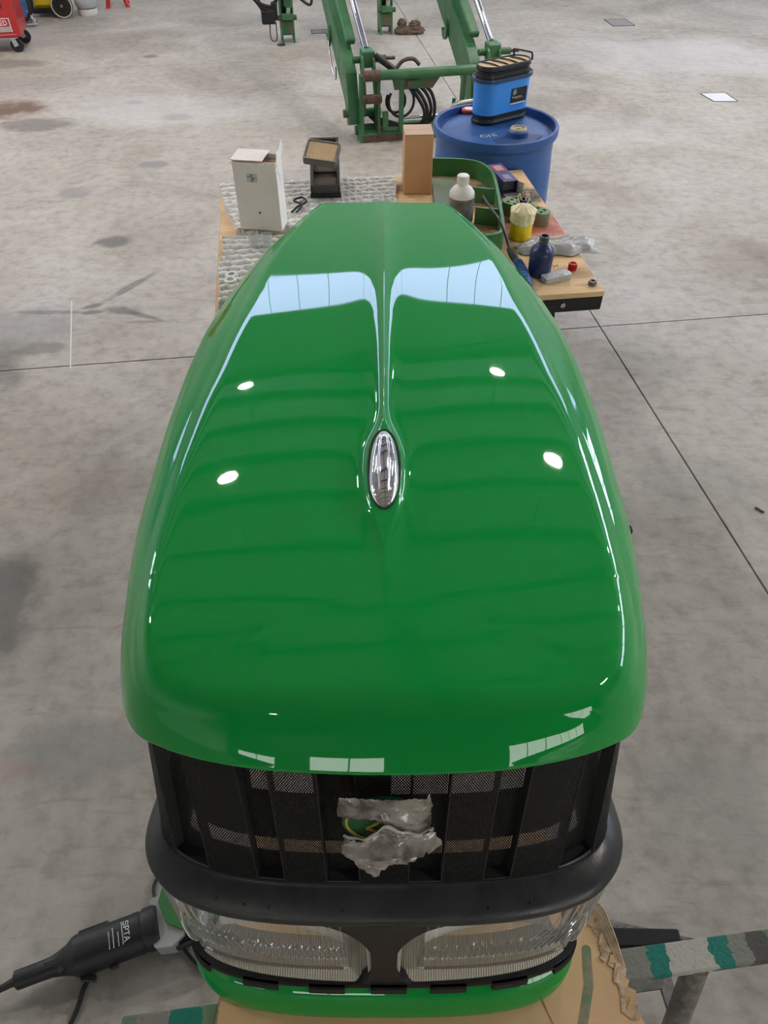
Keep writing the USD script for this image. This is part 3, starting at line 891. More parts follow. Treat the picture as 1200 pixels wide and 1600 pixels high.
CARD = mat("cardboard", (.70, .46, .255), .8, other=(.62, .39, .205), scale=5, lo=.35, hi=.7, bump=.0004, bscale=90)
CARD_EDGE = mat("torn_cardboard", (.58, .43, .30), .9, other=(.36, .24, .15), scale=60)
cb = thing("cardboard_sheet", "folded brown cardboard with a torn right edge under the hood nose", "cardboard", (0, 0, .443))
outl = [(-.325, .02), (-.318, .30), (-.30, .62), (.35, .62), (.405, .50), (.436, .425), (.455, .36), (.476, .30), (.493, .253), (.52, .17), (.545, .02)]
for k in range(2):
    d = .004 * k
    pts = [(x - (d if x > 0 else -d), y) for x, y in outl]
    j = jag(pts, 11 + k, step=.012, amp=.0012)
    part("card_layer", extr(j, .0035, .0036 * k), CARD if k else CARD_EDGE, cb, smooth=False)
r = np.random.default_rng(4)
for k in range(26):
    t = k / 25
    x, y = .430 + .045 * t + r.normal(0, .004), .44 - .17 * t
    part("torn_flake", T(box(.008 + r.random() * .010, .012 + r.random() * .022, .0012), (x - .002 + r.normal(0, .004), y, .0078 + r.random() * .002), rz=-22 + r.normal(0, 14), ry=r.normal(0, 7), rx=r.normal(0, 4)), CARD_EDGE if k % 3 else CARD, cb, smooth=False)
for k in range(5):                                                     # fluted layers folded up at the corner
    p = np.array([(.385 + .006 * k, .462 - .004 * k, .008), (.418 + .006 * k, .452, .020 + .002 * k), (.446 + .004 * k, .405, .012 + .002 * k), (.462 + .003 * k, .345, .007)])
    part("torn_edge", tube(spline(p, 14), .0022, 6), CARD_EDGE, cb)
part("crease", tube([(.30, .30, .0075), (.36, .16, .0075), (.40, .04, .0075)], .0015, 6), CARD_EDGE, cb)
smear = mat("green_smear", (.14, .20, .115), .7, other=(.33, .24, .145), scale=26, lo=.42, hi=.62)
part("paint_smear", extr(sg.LineString([(.405, .375), (.398, .315), (.372, .245)]).buffer(.009).union(sg.LineString([(.376, .25), (.352, .20)]).buffer(.006)), .0004, .0072), smear, cb)
cb_hang = [(-.325, .02, .0), (-.33, .0, -.03)]

# ------------------------------------------------------------------ polisher lying on the floor at the left
NAVY = mat("tool_plastic", (.007, .009, .012), .5, other=(.005, .006, .008), scale=30)
pa = math.degrees(math.atan2(.130, .357))
po = thing("rotary_polisher", "black corded rotary polisher with grey gearbox and green cap lying on the concrete", "polisher", (-.66, .485, 0), pa)
prof = [(-.250, .014, .016, .05), (-.245, .021, .023, .05), (-.19, .021, .023, .05), (-.165, .022, .024, .05), (-.145, .026, .030, .05), (-.120, .034, .040, .052), (-.105, .044, .048, .054), (-.095, .046, .050, .055), (.03, .046, .050, .055), (.055, .047, .050, .055), (.060, .044, .048, .055), (.066, .049, .051, .055), (.09, .050, .052, .056), (.10, .045, .048, .056)]
rows = []
for x, ry_, rz_, zc in prof:
    a = np.linspace(0, 2 * PI, 40, endpoint=False)
    c, s_ = np.cos(a), np.sin(a)
    rows.append(np.stack([np.full(40, x), ry_ * np.sign(c) * np.abs(c) ** .75, zc + rz_ * np.sign(s_) * np.abs(s_) ** .75], -1))
rows = [np.tile(rows[0].mean(0), (40, 1))] + rows + [np.tile(rows[-1].mean(0), (40, 1))]
body = grid(np.array(rows).transpose(1, 0, 2), closed_u=True)
part("motor_body", fixn(body), NAVY, po, smooth=38)
part("switch", box(.040, .014, .010, (-.155, .0, .074), .003), BLACK, po)
part("speed_dial", T(lathe([(0, 0), (.008, 0), (.008, .006), (0, .006)], 20), (-.135, -.022, .076)), BLACK, po)
part("vent_ridge", [box(.075, .010, .014, (-.055, .046, .070), .003)], BLACK, po)
part("side_bracket", [bar((-.10, -.047, .045), (-.065, -.060, .038), .014, .012, bev=.002), bar((-.03, -.050, .050), (-.01, -.050, .05), .012, .014, bev=.002)], BLACK, po)
GREYM = mat("cast_alloy", (.40, .40, .41), .42, metallic=.3)
sh = np.array([(.092, -.050), (.125, -.058), (.150, -.045), (.155, .03), (.135, .055), (.095, .052)])
part("gearbox", T(extr(sg.Polygon(sh).buffer(.008), .062, .024)), GREYM, po, "light grey gearbox flange")
cap_ = sg.Polygon([(.128, -.005), (.16, -.030), (.225, -.030), (.235, .04), (.19, .085), (.135, .075), (.118, .04)]).buffer(.014, quad_segs=8).buffer(-.004)
part("gear_cover", extr(cap_, .016, .080), mat("green_cap", (.03, .15, .04), .45), po, "green gear cover")
part("head_frame", [box(.05, .010, .02, (.155, -.055, .062), .002), box(.04, .008, .012, (.160, -.068, .070), .002), box(.09, .07, .05, (.16, -.03, .045), .01)], BLACK, po)
part("pad", T(lathe([(0, 0), (.07, 0), (.075, .01), (.07, .022), (.02, .03), (0, .03)], 40), (.19, .02, .0)), BLACK_MATT, po)
LET = mat("printed_white", (.55, .55, .56), .5)
part("lettering", text("SPTA", .0135, (.028, .0, .1052), (0, -1, 0), (1, 0, 0), .0005, True), LET, po)
r = np.random.default_rng(9)
for k, (xx, ln) in enumerate(((.018, .052), (.008, .030), (-.004, .046), (-.014, .04))):
    m_ = [box(.0022, .004 + .004 * r.random(), .0005, (xx, -.024 + .052 * i / 7 * ln / .052, .1053)) for i in range(7)]
    part("small_print", m_, LET, po, kind="stuff")
part("cord_sleeve", tube([(-.245, 0, .05), (-.285, -.004, .045), (-.315, -.008, .036)], [.011, .008, .006], 12), RUBBER, po)
part("cord", tube(spline([(-.31, -.008, .036), (-.36, -.015, .012), (-.43, -.02, .006), (-.60, -.05, .005), (-.9, -.02, .005)], 40), .0045, 10), RUBBER, po)
cd = tube(spline([(-.722, .425, .007), (-.738, .395, .007), (-.745, .34, .006), (-.775, .26, .006), (-.86, .17, .006), (-1.0, .12, .006)], 40), .0058, 10)
solo("power_cable", cd, RUBBER, "black power cable running from under the polisher to the bottom edge", "cable")
c2 = tube(spline([(-.55, .70, .006), (-.605, .66, .006), (-.615, .61, .006), (-.56, .545, .02), (-.50, .47, .006), (-.43, .425, .005), (-.36, .43, .005)], 70), .0042, 10)
Mi = np.eye(4)
for p_ in (trimesh.transformations.rotation_matrix(math.radians(-pa), (0, 0, 1)) @ trimesh.transformations.translation_matrix((.66, -.485, 0)),):
    Mi = p_
part("loose_cord", xf(c2, Mi), RUBBER, po)

# ------------------------------------------------------------------ the workbench behind the hood
TOP = .85
def BF(u, v, z=0.0):
    return np.array([u * CB - v * SB, u * SB + v * CB, z])


def plywood():
    nodes = {"g": ("texture_coordinate", {}), "m": ("mapping", {"scale": (2.0, 26.0, 1.0)}), "n": ("noise_texture", {"scale": 1.6, "detail": 6.0, "roughness": .65, "distortion": .7}),
             "r": ("rgb_ramp", {"ramp": [(0, (.48, .27, .12)), (.42, (.68, .44, .22)), (.6, (.78, .54, .30)), (1, (.84, .62, .38))]}),
             "n2": ("noise_texture", {"scale": 3.2, "detail": 5.0, "roughness": .7}), "r2": ("rgb_ramp", {"ramp": [(0, (.42, .40, .36)), (.40, (.85, .83, .80)), (.55, (1, 1, 1)), (1, (1, 1, 1))]}),
             "x": ("mix_color", {"blend_type": "multiply", "fac": .9}), "p": ("principled_bsdf", {"roughness": .62})}
    links = [("g.object", "m.vector"), ("m.vector", "n.vector"), ("n.fac", "r.fac"), ("g.object", "n2.vector"), ("n2.fac", "r2.fac"), ("r.color", "x.a"), ("r2.color", "x.b")]
    col = "x.result"
    st = [(.93, .55, .24, .22, 0, (.48, .12, .09), .95), (1.0, .62, .1, .1, 0, (.46, .20, .14), .6), (.78, .70, .12, .10, 0, (.5, .22, .16), .5), (.95, .80, .17, .13, 0, (.05, .045, .03), .95), (.90, .92, .14, .08, 0, (.08, .07, .04), .8), (.5, .95, .10, .08, 0, (.10, .06, .03), .6), (.55, .6, .12, .16, 0, (.20, .11, .05), .5), (.98, .14, .16, .07, 0, (.30, .17, .08), .5)]
    nodes["nst"] = ("noise_texture", {"scale": 14.0, "detail": 6.0, "roughness": .7})
    links.append(("g.object", "nst.vector"))
    col = stain_nodes(nodes, links, col, "g.object", st)
    links.append((col, "p.base_color"))
    return usdkit.material(stage, "/World/Looks/plywood", nodes, links, surface="p.BSDF")


bench = thing("workbench", "wooden workbench with black steel frame behind the tractor hood", "workbench", BF(0, 2.134), DEG_B)
BU0, BU1, BL = -.27, 1.045, 1.07
part("bench_top", box(BU1 - BU0, BL, .02, ((BU0 + BU1) / 2, BL / 2, TOP - .01), .002), plywood(), bench)
part("frame_rail", box(BU1 - BU0, .04, .052, ((BU0 + BU1) / 2, .024, TOP - .047), .003), BLACK_MATT, bench)
part("frame_rail", box(BU1 - BU0, .04, .052, ((BU0 + BU1) / 2, BL - .024, TOP - .047), .003), BLACK_MATT, bench)
for uu in (BU0 + .022, BU1 - .022):
    part("frame_rail", box(.04, BL - .09, .052, (uu, BL / 2, TOP - .047), .003), BLACK_MATT, bench)
for uu in (BU0 + .06, BU1 - .185):
    for vv in (.03, BL - .03):
        part("leg", box(.05, .05, TOP - .075, (uu, vv, (TOP - .075) / 2), .003), BLACK_MATT, bench)
part("rail_bolt", T(lathe([(0, 0), (.009, 0), (.009, .004), (0, .005)], 16), (BU1 - .14, .004, TOP - .045), rx=90), STEEL, bench)

# knitted mats
def mat_knit():
    nodes = {"g": ("texture_coordinate", {}), "a": ("attribute", {"attribute": "st"}), "n": ("noise_texture", {"scale": 60.0, "detail": 4.0}), "r": ("rgb_ramp", {"ramp": [(0, (.18, .175, .17)), (.36, (.52, .51, .495)), (.5, (.70, .69, .67)), (1, (.80, .79, .78))]}), "p": ("principled_bsdf", {"roughness": .85})}
    return usdkit.material(stage, "/World/Looks/knitted_mat", nodes, [("g.object", "n.vector"), ("n.fac", "r.fac"), ("r.color", "p.base_color")], surface="p.BSDF")


KNIT = mat_knit()


def knit(poly, z0, label, seed):
    """A mat of plaited rows laid in a quadrilateral (4 plan points, near-left, near-right, far-right, far-left)."""
    A, B, C, D = [np.array(p, float) for p in poly]
    w, l = np.linalg.norm(B - A), np.linalg.norm(D - A)
    nu, nv = max(30, int(w / .006)), max(30, int(l / .004))
    U, V = np.meshgrid(np.linspace(0, 1, nu), np.linspace(0, 1, nv), indexing="ij")
    P = (A * (1 - U[..., None]) + B * U[..., None]) * (1 - V[..., None]) + (D * (1 - U[..., None]) + C * U[..., None]) * V[..., None]
    y = V * l / .043
    row = np.floor(y)
    y = y + .10 * np.sin(U * w / .025 * 2 * PI)
    row = np.floor(y)
    fr = y - row
    plait = .5 + .5 * np.sin(U * w / .050 * 2 * PI + row * PI)
    wob = meshkit.fbm(np.stack([P[..., 0] * 9, P[..., 1] * 9, np.full_like(U, seed)], -1), 3, seed)
    hgt = .002 + .020 * np.sqrt(np.clip(1 - (2 * fr - 1) ** 2, 0, 1)) * (.80 + .20 * plait) + .010 * wob
    P = P + np.stack([.006 * np.sin(V * l / .05), .004 * np.sin(U * w / .06 + seed)], -1)
    S = np.concatenate([P, (z0 + hgt)[..., None]], -1)
    bot = np.concatenate([P, np.full_like(U, z0)[..., None]], -1)
    return solo("knitted_mat", thick(bot, S - bot), KNIT, label, "mat", smooth=60)


def w2(u, v):
    return tuple(BF(u, v)[:2])


knit([(-.560, 2.655), (.06, 2.80), (.045, 3.19), (-.70, 3.10)], TOP, "grey plaited mat under the white carton and filter tray at the rear of the bench", 1)
knit([(-.545, 2.14), (-.345, 2.20), (-.26, 2.62), (-.605, 2.625)], TOP, "grey plaited mat at the near left corner of the bench", 5)

# white carton with opened lid
CART = mat("white_carton", (.88, .81, .76), .7, other=(.80, .74, .69), scale=4, bump=.0003, bscale=60)
CARTW = mat("white_carton_inside", (.86, .86, .88), .7)
KRAFT = mat("kraft_inside", (.33, .21, .09), .8)
wc = thing("white_carton", "dented white carton with its lid flaps open at the left rear of the bench", "carton", (-.455, 2.70, TOP + .029), -8)
W, D, Hh, tk = .156, .085, .245, .003
part("front_panel", box(W, tk, Hh, (0, -D / 2, Hh / 2)), CART, wc)
part("back_panel", box(W, tk, Hh, (0, D / 2, Hh / 2)), CART, wc)
for s in (-1, 1):
    part("side_panel", box(tk, D, Hh, (s * W / 2, 0, Hh / 2)), CARTW if s > 0 else CART, wc)
part("inner_bottom", box(W, D, tk, (0, 0, .004)), KRAFT, wc)
part("inner_pack", box(.06, D * .8, .02, (.035, 0, Hh - .025)), KRAFT, wc)
lid = T(box(W + .01, .105, tk, (0, 0, 0)), (-.012, .02, Hh + .006), rx=4, ry=-4)
part("lid_flap", box(W * .74, D + .02, tk, (-W * .15, .002, Hh + .006)), CART, wc)
part("lid_tongue", T(box(W * .78, .028, tk), (-W * .15, -D / 2 - .012, Hh - .002), rx=-20), CART, wc)
fl1 = sg.Polygon([(-.04, 0), (.045, 0), (.045, .035), (.02, .060), (-.005, .035), (-.04, .03)])
part("side_flap", plate(fl1, tk, (W / 2 + .004, 0, Hh), (0, 1, 0), (.10, 0, .995)), CARTW, wc)
fl2 = sg.Polygon([(-.042, -.20), (-.042, .0), (-.03, .01), (.0, -.045), (.03, -.16)])
part("side_flap", plate(fl2, tk, (W / 2 + .010, -.005, Hh - .02), (0.25, .97, 0), (.16, -.04, .985)), CARTW, wc)
part("shipping_label", box(.040, .001, .030, (-.012, -D / 2 - .002, Hh - .055)), mat("label_paper", (.6, .6, .58), .7), wc)
INK = mat("ink", (.05, .05, .05), .6)
r = np.random.default_rng(2)
part("label_print", [box(.004 + .02 * r.random(), .0006, .0022, (-.012 + r.normal(0, .003), -D / 2 - .0028, Hh - .045 - k * .0058)) for k in range(5)], INK, wc, kind="stuff")
part("dent_line", tube([(-W / 2, -D / 2 - .001, .135), (0, -D / 2 - .0016, .130), (W / 2, -D / 2 - .001, .128)], .0008, 6), CARTW, wc)
part("puncture", T(lathe([(0, 0), (.004, 0), (.004, .001), (0, .001)], 12), (.002, -D / 2 - .0015, .065), rx=90), INK, wc)
solo("lanyard", tube(spline([(-.34, 2.80, TOP + .034), (-.325, 2.86, TOP + .037), (-.36, 2.90, TOP + .037), (-.33, 2.93, TOP + .037), (-.31, 2.89, TOP + .036), (-.34, 2.845, TOP + .036), (-.36, 2.80, TOP + .034)], 60), .004, 8), RUBBER, "loose black cord on the grey mat beside the white carton", "cord")

# filter tray and panel filter
TRAY = mat("filter_tray", (.055, .05, .047), .55)
PLEAT = mat("pleated_paper", (.32, .29, .24), .8, other=(.40, .37, .31), scale=12)
PAPER = mat("filter_paper", (.72, .52, .31), .75, other=(.62, .43, .25), scale=30, stretch=(1, 9, 1))
ft = thing("filter_tray", "dark open filter tray with pleated bottom tilted on the grey mat", "filter tray", (-.235, 2.95, TOP + .030), 3)
TL, TW, TH_ = .26, .118, .055
M_ = trimesh.transformations.rotation_matrix(math.radians(24), (1, 0, 0))
def tl(m): return xf(m, M_)
part("tray_side", tl(box(.012, TL, TH_, (-TW / 2 + .006, TL / 2, TH_ / 2), .003)), TRAY, ft)
part("tray_side", tl(box(.012, TL, TH_, (TW / 2 - .006, TL / 2, TH_ / 2), .003)), TRAY, ft)
part("tray_end", tl(box(TW, .012, TH_, (0, .006, TH_ / 2), .003)), TRAY, ft)
part("tray_end", tl(box(TW, .012, TH_, (0, TL - .006, TH_ / 2), .003)), TRAY, ft)
part("pleats", [tl(box(.0022, TL - .024, .02, (-TW / 2 + .015 + k * .0045, TL / 2, .014))) for k in range(20)], PLEAT, ft)
part("tray_floor", tl(box(TW - .01, TL - .01, .006, (0, TL / 2, .004))), PLEAT, ft)
for k in (.38, .66):
    part("cross_rib", tl(box(TW - .02, .006, .03, (0, TL * k, .022))), TRAY, ft)
part("rear_foot", box(TW, .02, .098, (0, TL * .90, .048), .003), TRAY, ft)
part("front_flange", tl(box(TW + .006, .008, .02, (0, -.003, .01), .002)), BLACK_MATT, ft)
pf = thing("panel_filter", "tan pleated panel filter with grey rim lying across the dark filter tray", "air filter", (-.245, 3.005, TOP + .168), -9)
Mp = trimesh.transformations.rotation_matrix(math.radians(20), (1, .25, 0))
fr_ = extr(rrect(.132, .112, .008).difference(rrect(.114, .094, .005)), .026, 0)
part("rim", xf(fr_, Mp), mat("filter_rim", (.11, .105, .10), .5), pf)
part("pleat_face", [xf(box(.0036, .094, .012, (-.0545 + k * .0052, 0, .018)), Mp) for k in range(22)], PAPER, pf)
part("backing", xf(box(.116, .096, .010, (0, 0, .008)), Mp), PAPER, pf)
part("bead", xf(tube([(-.062, -.052, .027), (.062, -.052, .027), (.062, .052, .027), (-.062, .052, .027)], .002, 6, closed=True), Mp), CREAM, pf)

# tall brown carton
bc = thing("brown_carton", "tall closed brown cardboard carton standing at the rear of the bench", "carton", (.137, 3.105, TOP), 3)
part("carton_body", box(.114, .115, .232, (0, 0, .116), .002), mat("brown_card", (.56, .32, .155), .75, other=(.52, .29, .135), scale=4), bc)
part("top_flap", box(.113, .057, .002, (0, -.029, .233)), mat("brown_card_top", (.60, .43, .31), .75), bc)
part("top_flap", box(.113, .057, .002, (0, .029, .2332)), mat("brown_card_top2", (.59, .42, .305), .75), bc)

# green welded frame
GF = mat("frame_paint", (.025, .155, .035), .4, other=(.075, .23, .09), scale=7, rvar=.08)
gf = thing("welded_bracket", "green painted curved steel bracket with cross ribs lying on the bench", "bracket", (0, 0, TOP))
path = spline([(.08, 3.235), (.19, 3.245), (.33, 3.235), (.405, 3.20), (.445, 3.11), (.452, 2.98), (.445, 2.75), (.434, 2.58), (.405, 2.53), (.35, 2.515)], 70)
ring = sg.LineString(path).buffer(.006, cap_style=2)
part("curved_wall", extr(ring, .075), GF, gf)
for (a, b, hh) in (((.318, 2.985), (.447, 2.955), .06), ((.352, 2.775), (.440, 2.755), .065)):
    part("cross_rib", bar((*a, hh / 2), (*b, hh / 2), .010, hh), GF, gf)
part("foot_plate", extr(sg.Polygon([(.30, 2.46), (.415, 2.475), (.43, 2.56), (.33, 2.56)]).buffer(.004), .008), GF, gf)
gg = thing("green_plate", "dusty grey green flat bar lying inside the green bracket", "plate", (0, 0, TOP))
part("flat_bar", extr(sg.Polygon([(.205, 3.20), (.30, 3.20), (.315, 2.80), (.205, 2.80)]), .010), mat("dusty_green", (.17, .23, .165), .6, other=(.22, .26, .2), scale=15), gg)

# white bottle
wb = thing("white_bottle", "white plastic bottle with dark grey label beside the green bracket", "bottle", (.296, 2.775, TOP + .010))
part("bottle_body", lathe([(0, 0), (.044, 0), (.048, .006), (.048, .105), (.046, .115), (.036, .128), (.022, .136), (.019, .140), (.019, .146), (0, .146)], 48), mat("bottle_white", (.80, .78, .75), .45, other=(.68, .64, .58), scale=14), wb)
part("screw_cap", [lathe([(0, .145), (.022, .145), (.0225, .149), (.022, .172), (.019, .175), (0, .175)], 40)] + [T(box(.002, .0012, .022), (.0225 * math.cos(a), .0225 * math.sin(a), .160), rz=math.degrees(a)) for a in np.linspace(0, 2 * PI, 36, endpoint=False)], mat("cap_white", (.84, .83, .81), .45), wb)
V = [[[.0486 * math.cos(a), .0486 * math.sin(a), z] for z in (.008, .098)] for a in np.linspace(-PI, 0.0, 40)]
part("label", grid(np.array(V)), mat("label_grey", (.20, .20, .21), .5, other=(.11, .11, .12), scale=25), wb)

# blue tube carton with open end
BLUEC = mat("blue_carton", (.06, .055, .20), .45, other=(.09, .07, .22), scale=30)
dx, dy = np.array([.045, -.175]), None
bcx = thing("blue_carton", "small blue and red carton lying with its end open on the bench", "carton", (.500, 3.15, TOP), math.degrees(math.atan2(-.165, .045)) + 90)
part("carton_body", [box(.062, .19, .002, (0, 0, .050)), box(.062, .19, .002, (0, 0, .001)), box(.002, .19, .05, (-.031, 0, .025)), box(.002, .19, .05, (.031, 0, .025)), box(.062, .002, .05, (0, .094, .025))], BLUEC, bcx)
REDP = mat("red_print", (.50, .05, .08), .45)
part("red_band", box(.050, .060, .0008, (0, .045, .0514)), REDP, bcx)
part("white_print", [box(.006, .05, .0006, (-.012 + .012 * k, .045, .0521)) for k in range(3)] + [box(.03, .004, .0006, (0, -.03 - .012 * k, .0514)) for k in range(4)], LET, bcx, kind="stuff")
part("end_flap", plate(sg.box(-.030, 0, .030, .045), .0015, (0, -.095, .001), (1, 0, 0), (0, -.93, -.01)), mat("card_grey", (.42, .41, .38), .7), bcx)
part("end_flap", plate(sg.box(0, -.024, .035, .024), .0015, (.031, -.095, .026), (.35, -.93, 0), (0, 0, 1)), mat("card_grey2", (.42, .41, .38), .7), bcx)
part("inner_card", box(.056, .15, .044, (0, .005, .026)), mat("card_dark", (.10, .09, .08), .8), bcx)

# green drilled block
gb_ = thing("drilled_block", "sage green moulded block with a row of round holes behind the yellow tub", "block", (.555, 2.82, TOP), -40)
sh = sg.LineString([(-.075, 0), (.075, 0)]).buffer(.030, quad_segs=10)
holes = [sg.Point(x, y).buffer(.0075, quad_segs=6) for x in np.linspace(-.075, .075, 6) for y in (-.013, .013)]
shp = sh
for h_ in holes:
    shp = shp.difference(h_)
part("block_top", extr(shp, .016, .034), mat("sage_green", (.14, .24, .11), .6, other=(.2, .28, .16), scale=25), gb_)
part("block_body", extr(sh, .034), mat("block_brown", (.24, .21, .155), .65), gb_)
gb2 = thing("small_green_fitting", "small green cylindrical fitting behind the drilled block", "fitting", (.575, 2.925, TOP), 20)
part("fitting_body", lathe([(0, 0), (.020, 0), (.020, .03), (.015, .035), (.010, .035), (.010, .02), (0, .02)], 24), mat("fitting_green", (.05, .13, .08), .5), gb2)
so = thing("dark_socket", "dark blue ring socket standing between the yellow tub and drilled block", "socket", (.530, 2.745, TOP), 0)
part("socket_body", lathe([(0, 0), (.019, 0), (.019, .105), (.017, .108), (.0125, .108), (.0125, .07), (0, .07)], 28), mat("socket_blue", (.02, .026, .06), .35, metallic=.4), so)

# yellow tub with bag over the top
yt = thing("yellow_tub", "yellow tub with a cream plastic bag tied over its top", "tub", (.515, 2.655, TOP), 0)
part("tub_body", lathe([(0, 0), (.036, 0), (.040, .004), (.041, .06), (.042, .078), (0, .078)], 40), mat("tub_yellow", (.84, .58, .0), .4, other=(.88, .66, .03), scale=16), yt)
prof = [(.0430, .060), (.0445, .066), (.0432, .080), (.046, .100), (.047, .106), (.040, .110), (.022, .122), (.008, .126), (0, .126)]
rows = []
r = np.random.default_rng(6)
for k, (rr_, z_) in enumerate(prof):
    a = np.linspace(0, 2 * PI, 60, endpoint=False)
    amp = .0018 + .002 * (k > 4)
    rr2 = rr_ * (1 + .03 * np.sin(a * 7 + k * .6) * (k > 0)) + amp * np.sin(a * 13 + k) * (rr_ > .001)
    rows.append(np.stack([rr2 * np.cos(a), rr2 * np.sin(a), z_ + .003 * np.sin(a * 5 + k * .4) * (k < 5)], -1))
part("bag_cover", grid(np.array(rows).transpose(1, 0, 2), closed_u=True), mat("cream_bag", (.80, .68, .38), .42, other=(.84, .75, .52), scale=30, coat=.3), yt, smooth=60)
for s in (-1, 1):
    part("bag_ear", tube(spline([(s * .012, .02, .112), (s * .020, .03, .135), (s * .016, .034, .150), (s * .008, .03, .13)], 12), .003, 8), mat(f"bag_ear{s + 1}", (.62, .55, .34), .5), yt)

# clear bag with grey part
BAG = usdkit.material(stage, "/World/Looks/clear_bag", {"l": ("layer_weight", {"blend": .4}), "t": ("transparent_bsdf", {"color": (.93, .93, .95)}), "g": ("glossy_bsdf", {"roughness": .12}), "d": ("diffuse_bsdf", {"color": (.88, .88, .90)}), "a": ("mix_closure", {"fac": .5}), "x": ("mix_closure", {}),
    "tc": ("texture_coordinate", {}), "n": ("noise_texture", {"scale": 45.0, "detail": 4.0}), "b": ("bump", {"distance": .006})},
    [("tc.object", "n.vector"), ("n.fac", "b.height"), ("b.normal", "g.normal"), ("b.normal", "d.normal"), ("t.BSDF", "a.closure1"), ("d.BSDF", "a.closure2"), ("l.fresnel", "x.fac"), ("a.closure", "x.closure1"), ("g.BSDF", "x.closure2")], surface="x.closure")
pb = thing("clear_plastic_bag", "crumpled clear plastic bag holding a long grey part across the bench", "plastic bag", (.640, 2.552, TOP), 6)
U, V = np.meshgrid(np.linspace(-1, 1, 90), np.linspace(-1, 1, 40), indexing="ij")
wv = meshkit.fbm(np.stack([U * 5, V * 3, 0 * U], -1), 4, 8)
X = U * .145 + .01 * np.sin(V * 5)
Y = V * .055 * (1 - .25 * U**2 + .18 * np.sin(U * 9)) + .01 * wv
Z = .004 + (.032 * np.sqrt(np.clip(1 - U**4, 0, 1)) * np.sqrt(np.clip(1 - V**2, 0, 1))) * (.6 + .9 * wv)
part("bag_film", grid(np.stack([X, Y, Z], -1)), BAG, pb, smooth=True)
part("bag_bottom", grid(np.stack([X, Y, 0 * Z + .002], -1)), BAG, pb, smooth=True)
part("grey_part", T(extr(rrect(.24, .05, .02), .014, .003), (0, -.005, 0)), mat("grey_part", (.26, .26, .27), .5), pb)

# dark blue bottle
bb_ = thing("blue_bottle", "open dark blue bottle near the front edge of the bench", "bottle", (.545, 2.375, TOP), 0)
part("bottle_body", lathe([(0, 0), (.036, 0), (.040, .004), (.041, .075), (.0405, .082), (.036, .095), (.024, .107), (.018, .112), (.016, .114)], 48), mat("navy_bottle", (.014, .024, .11), .32, other=(.02, .033, .12), scale=20), bb_)
part("bottle_neck", lathe([(.016, .110), (.0175, .116), (.0175, .120), (.016, .121), (.016, .133), (.0172, .134), (.0172, .138), (.0125, .138), (.0125, .10), (0, .10)], 40), mat("neck_grey", (.07, .07, .085), .35), bb_)
part("base_spill", lathe([(0, 0), (.046, 0), (.046, .0008), (0, .0008)], 30), mat("spill", (.5, .5, .48), .3), bb_)
# blue ribbed handle and thin rod of the wand
wd_ = thing("air_wand", "thin black rod tool with a blue ribbed handle leaning by the hood", "tool", (0, 0, 0))
rp = spline([(.373, 2.735, TOP + .118), (.388, 2.655, TOP + .118), (.418, 2.55, TOP + .105), (.450, 2.47, TOP + .040)], 30)
part("rod", tube(rp, .0042, 10), BLACK, wd_)
part("rod_tip", cyl((.371, 2.742, TOP + .119), (.374, 2.728, TOP + .112), .0075, 14), mat("tip_brown", (.05, .02, .015), .5), wd_)
part("grip_collar", tube(spline([(.447, 2.475, TOP + .043), (.463, 2.43, TOP + .030), (.472, 2.40, TOP + .024)], 10), [.009, .011, .013, .014, .014, .014, .013, .012, .012, .012, .012][:len(spline([(.455, 2.465, 0), (.475, 2.43, 0), (.487, 2.40, 0)], 10))], 16), BLACK_MATT, wd_)
ax = spline([(.471, 2.405, TOP + .023), (.480, 2.34, TOP + .0215), (.482, 2.24, TOP + .0215)], 60)
part("blue_handle", tube(ax, .0185 + .0022 * np.sin(np.arange(len(ax)) * 1.0), 20), mat("handle_blue", (.02, .10, .32), .45), wd_)

# clear case with white label, red cap, nut
cc = thing("clear_case", "small clear plastic case with a white label in front of the blue bottle", "plastic case", (.598, 2.335, TOP), 24)
part("case_lid", extr(rrect(.105, .042, .006).difference(rrect(.099, .036, .004)), .018, .001), BAG, cc)
part("case_top", extr(rrect(.104, .041, .006), .0012, .018), BAG, cc)
part("contents", box(.085, .026, .010, (0, 0, .007), .002), mat("case_contents", (.25, .25, .25), .4, other=(.45, .44, .42), scale=80), cc)
part("white_label", box(.055, .020, .0008, (-.005, -.002, .0197)), LET, cc)
part("label_print", [box(.006, .002, .0005, (-.025 + .009 * k, -.003 + .003 * (k % 2), .0203)) for k in range(5)], INK, cc, kind="stuff")
part("case_hinge", box(.02, .012, .008, (.055, .010, .006), .002), BAG, cc)
rc_ = thing("red_screw_cap", "small bright red ribbed screw cap on the bench", "cap", (.668, 2.405, TOP), 0)
part("cap_body", [lathe([(0, 0), (.0135, 0), (.0145, .002), (.0142, .022), (.0125, .024), (.010, .024), (.009, .020), (0, .020)], 32)] + [T(box(.0018, .0014, .02), (.0145 * math.cos(a), .0145 * math.sin(a), .012), rz=math.degrees(a)) for a in np.linspace(0, 2 * PI, 24, endpoint=False)], mat("cap_red", (.55, .012, .015), .4), rc_)
nu_ = thing("steel_bush", "short grey steel bush at the near right corner of the bench", "bush", (.718, 2.298, TOP), 0)
part("bush_body", lathe([(.0065, 0), (.0135, 0), (.0145, .002), (.0145, .012), (.0125, .015), (.0075, .015), (.0065, .012), (.0065, 0)], 32), mat("bush_steel", (.16, .155, .15), .4, metallic=.5), nu_)
part("bore_shade", lathe([(0, 0.001), (.0066, .001), (.0066, .004), (0, .004)], 20), BLACK_MATT, nu_)  # black disc paints the shade inside the hole
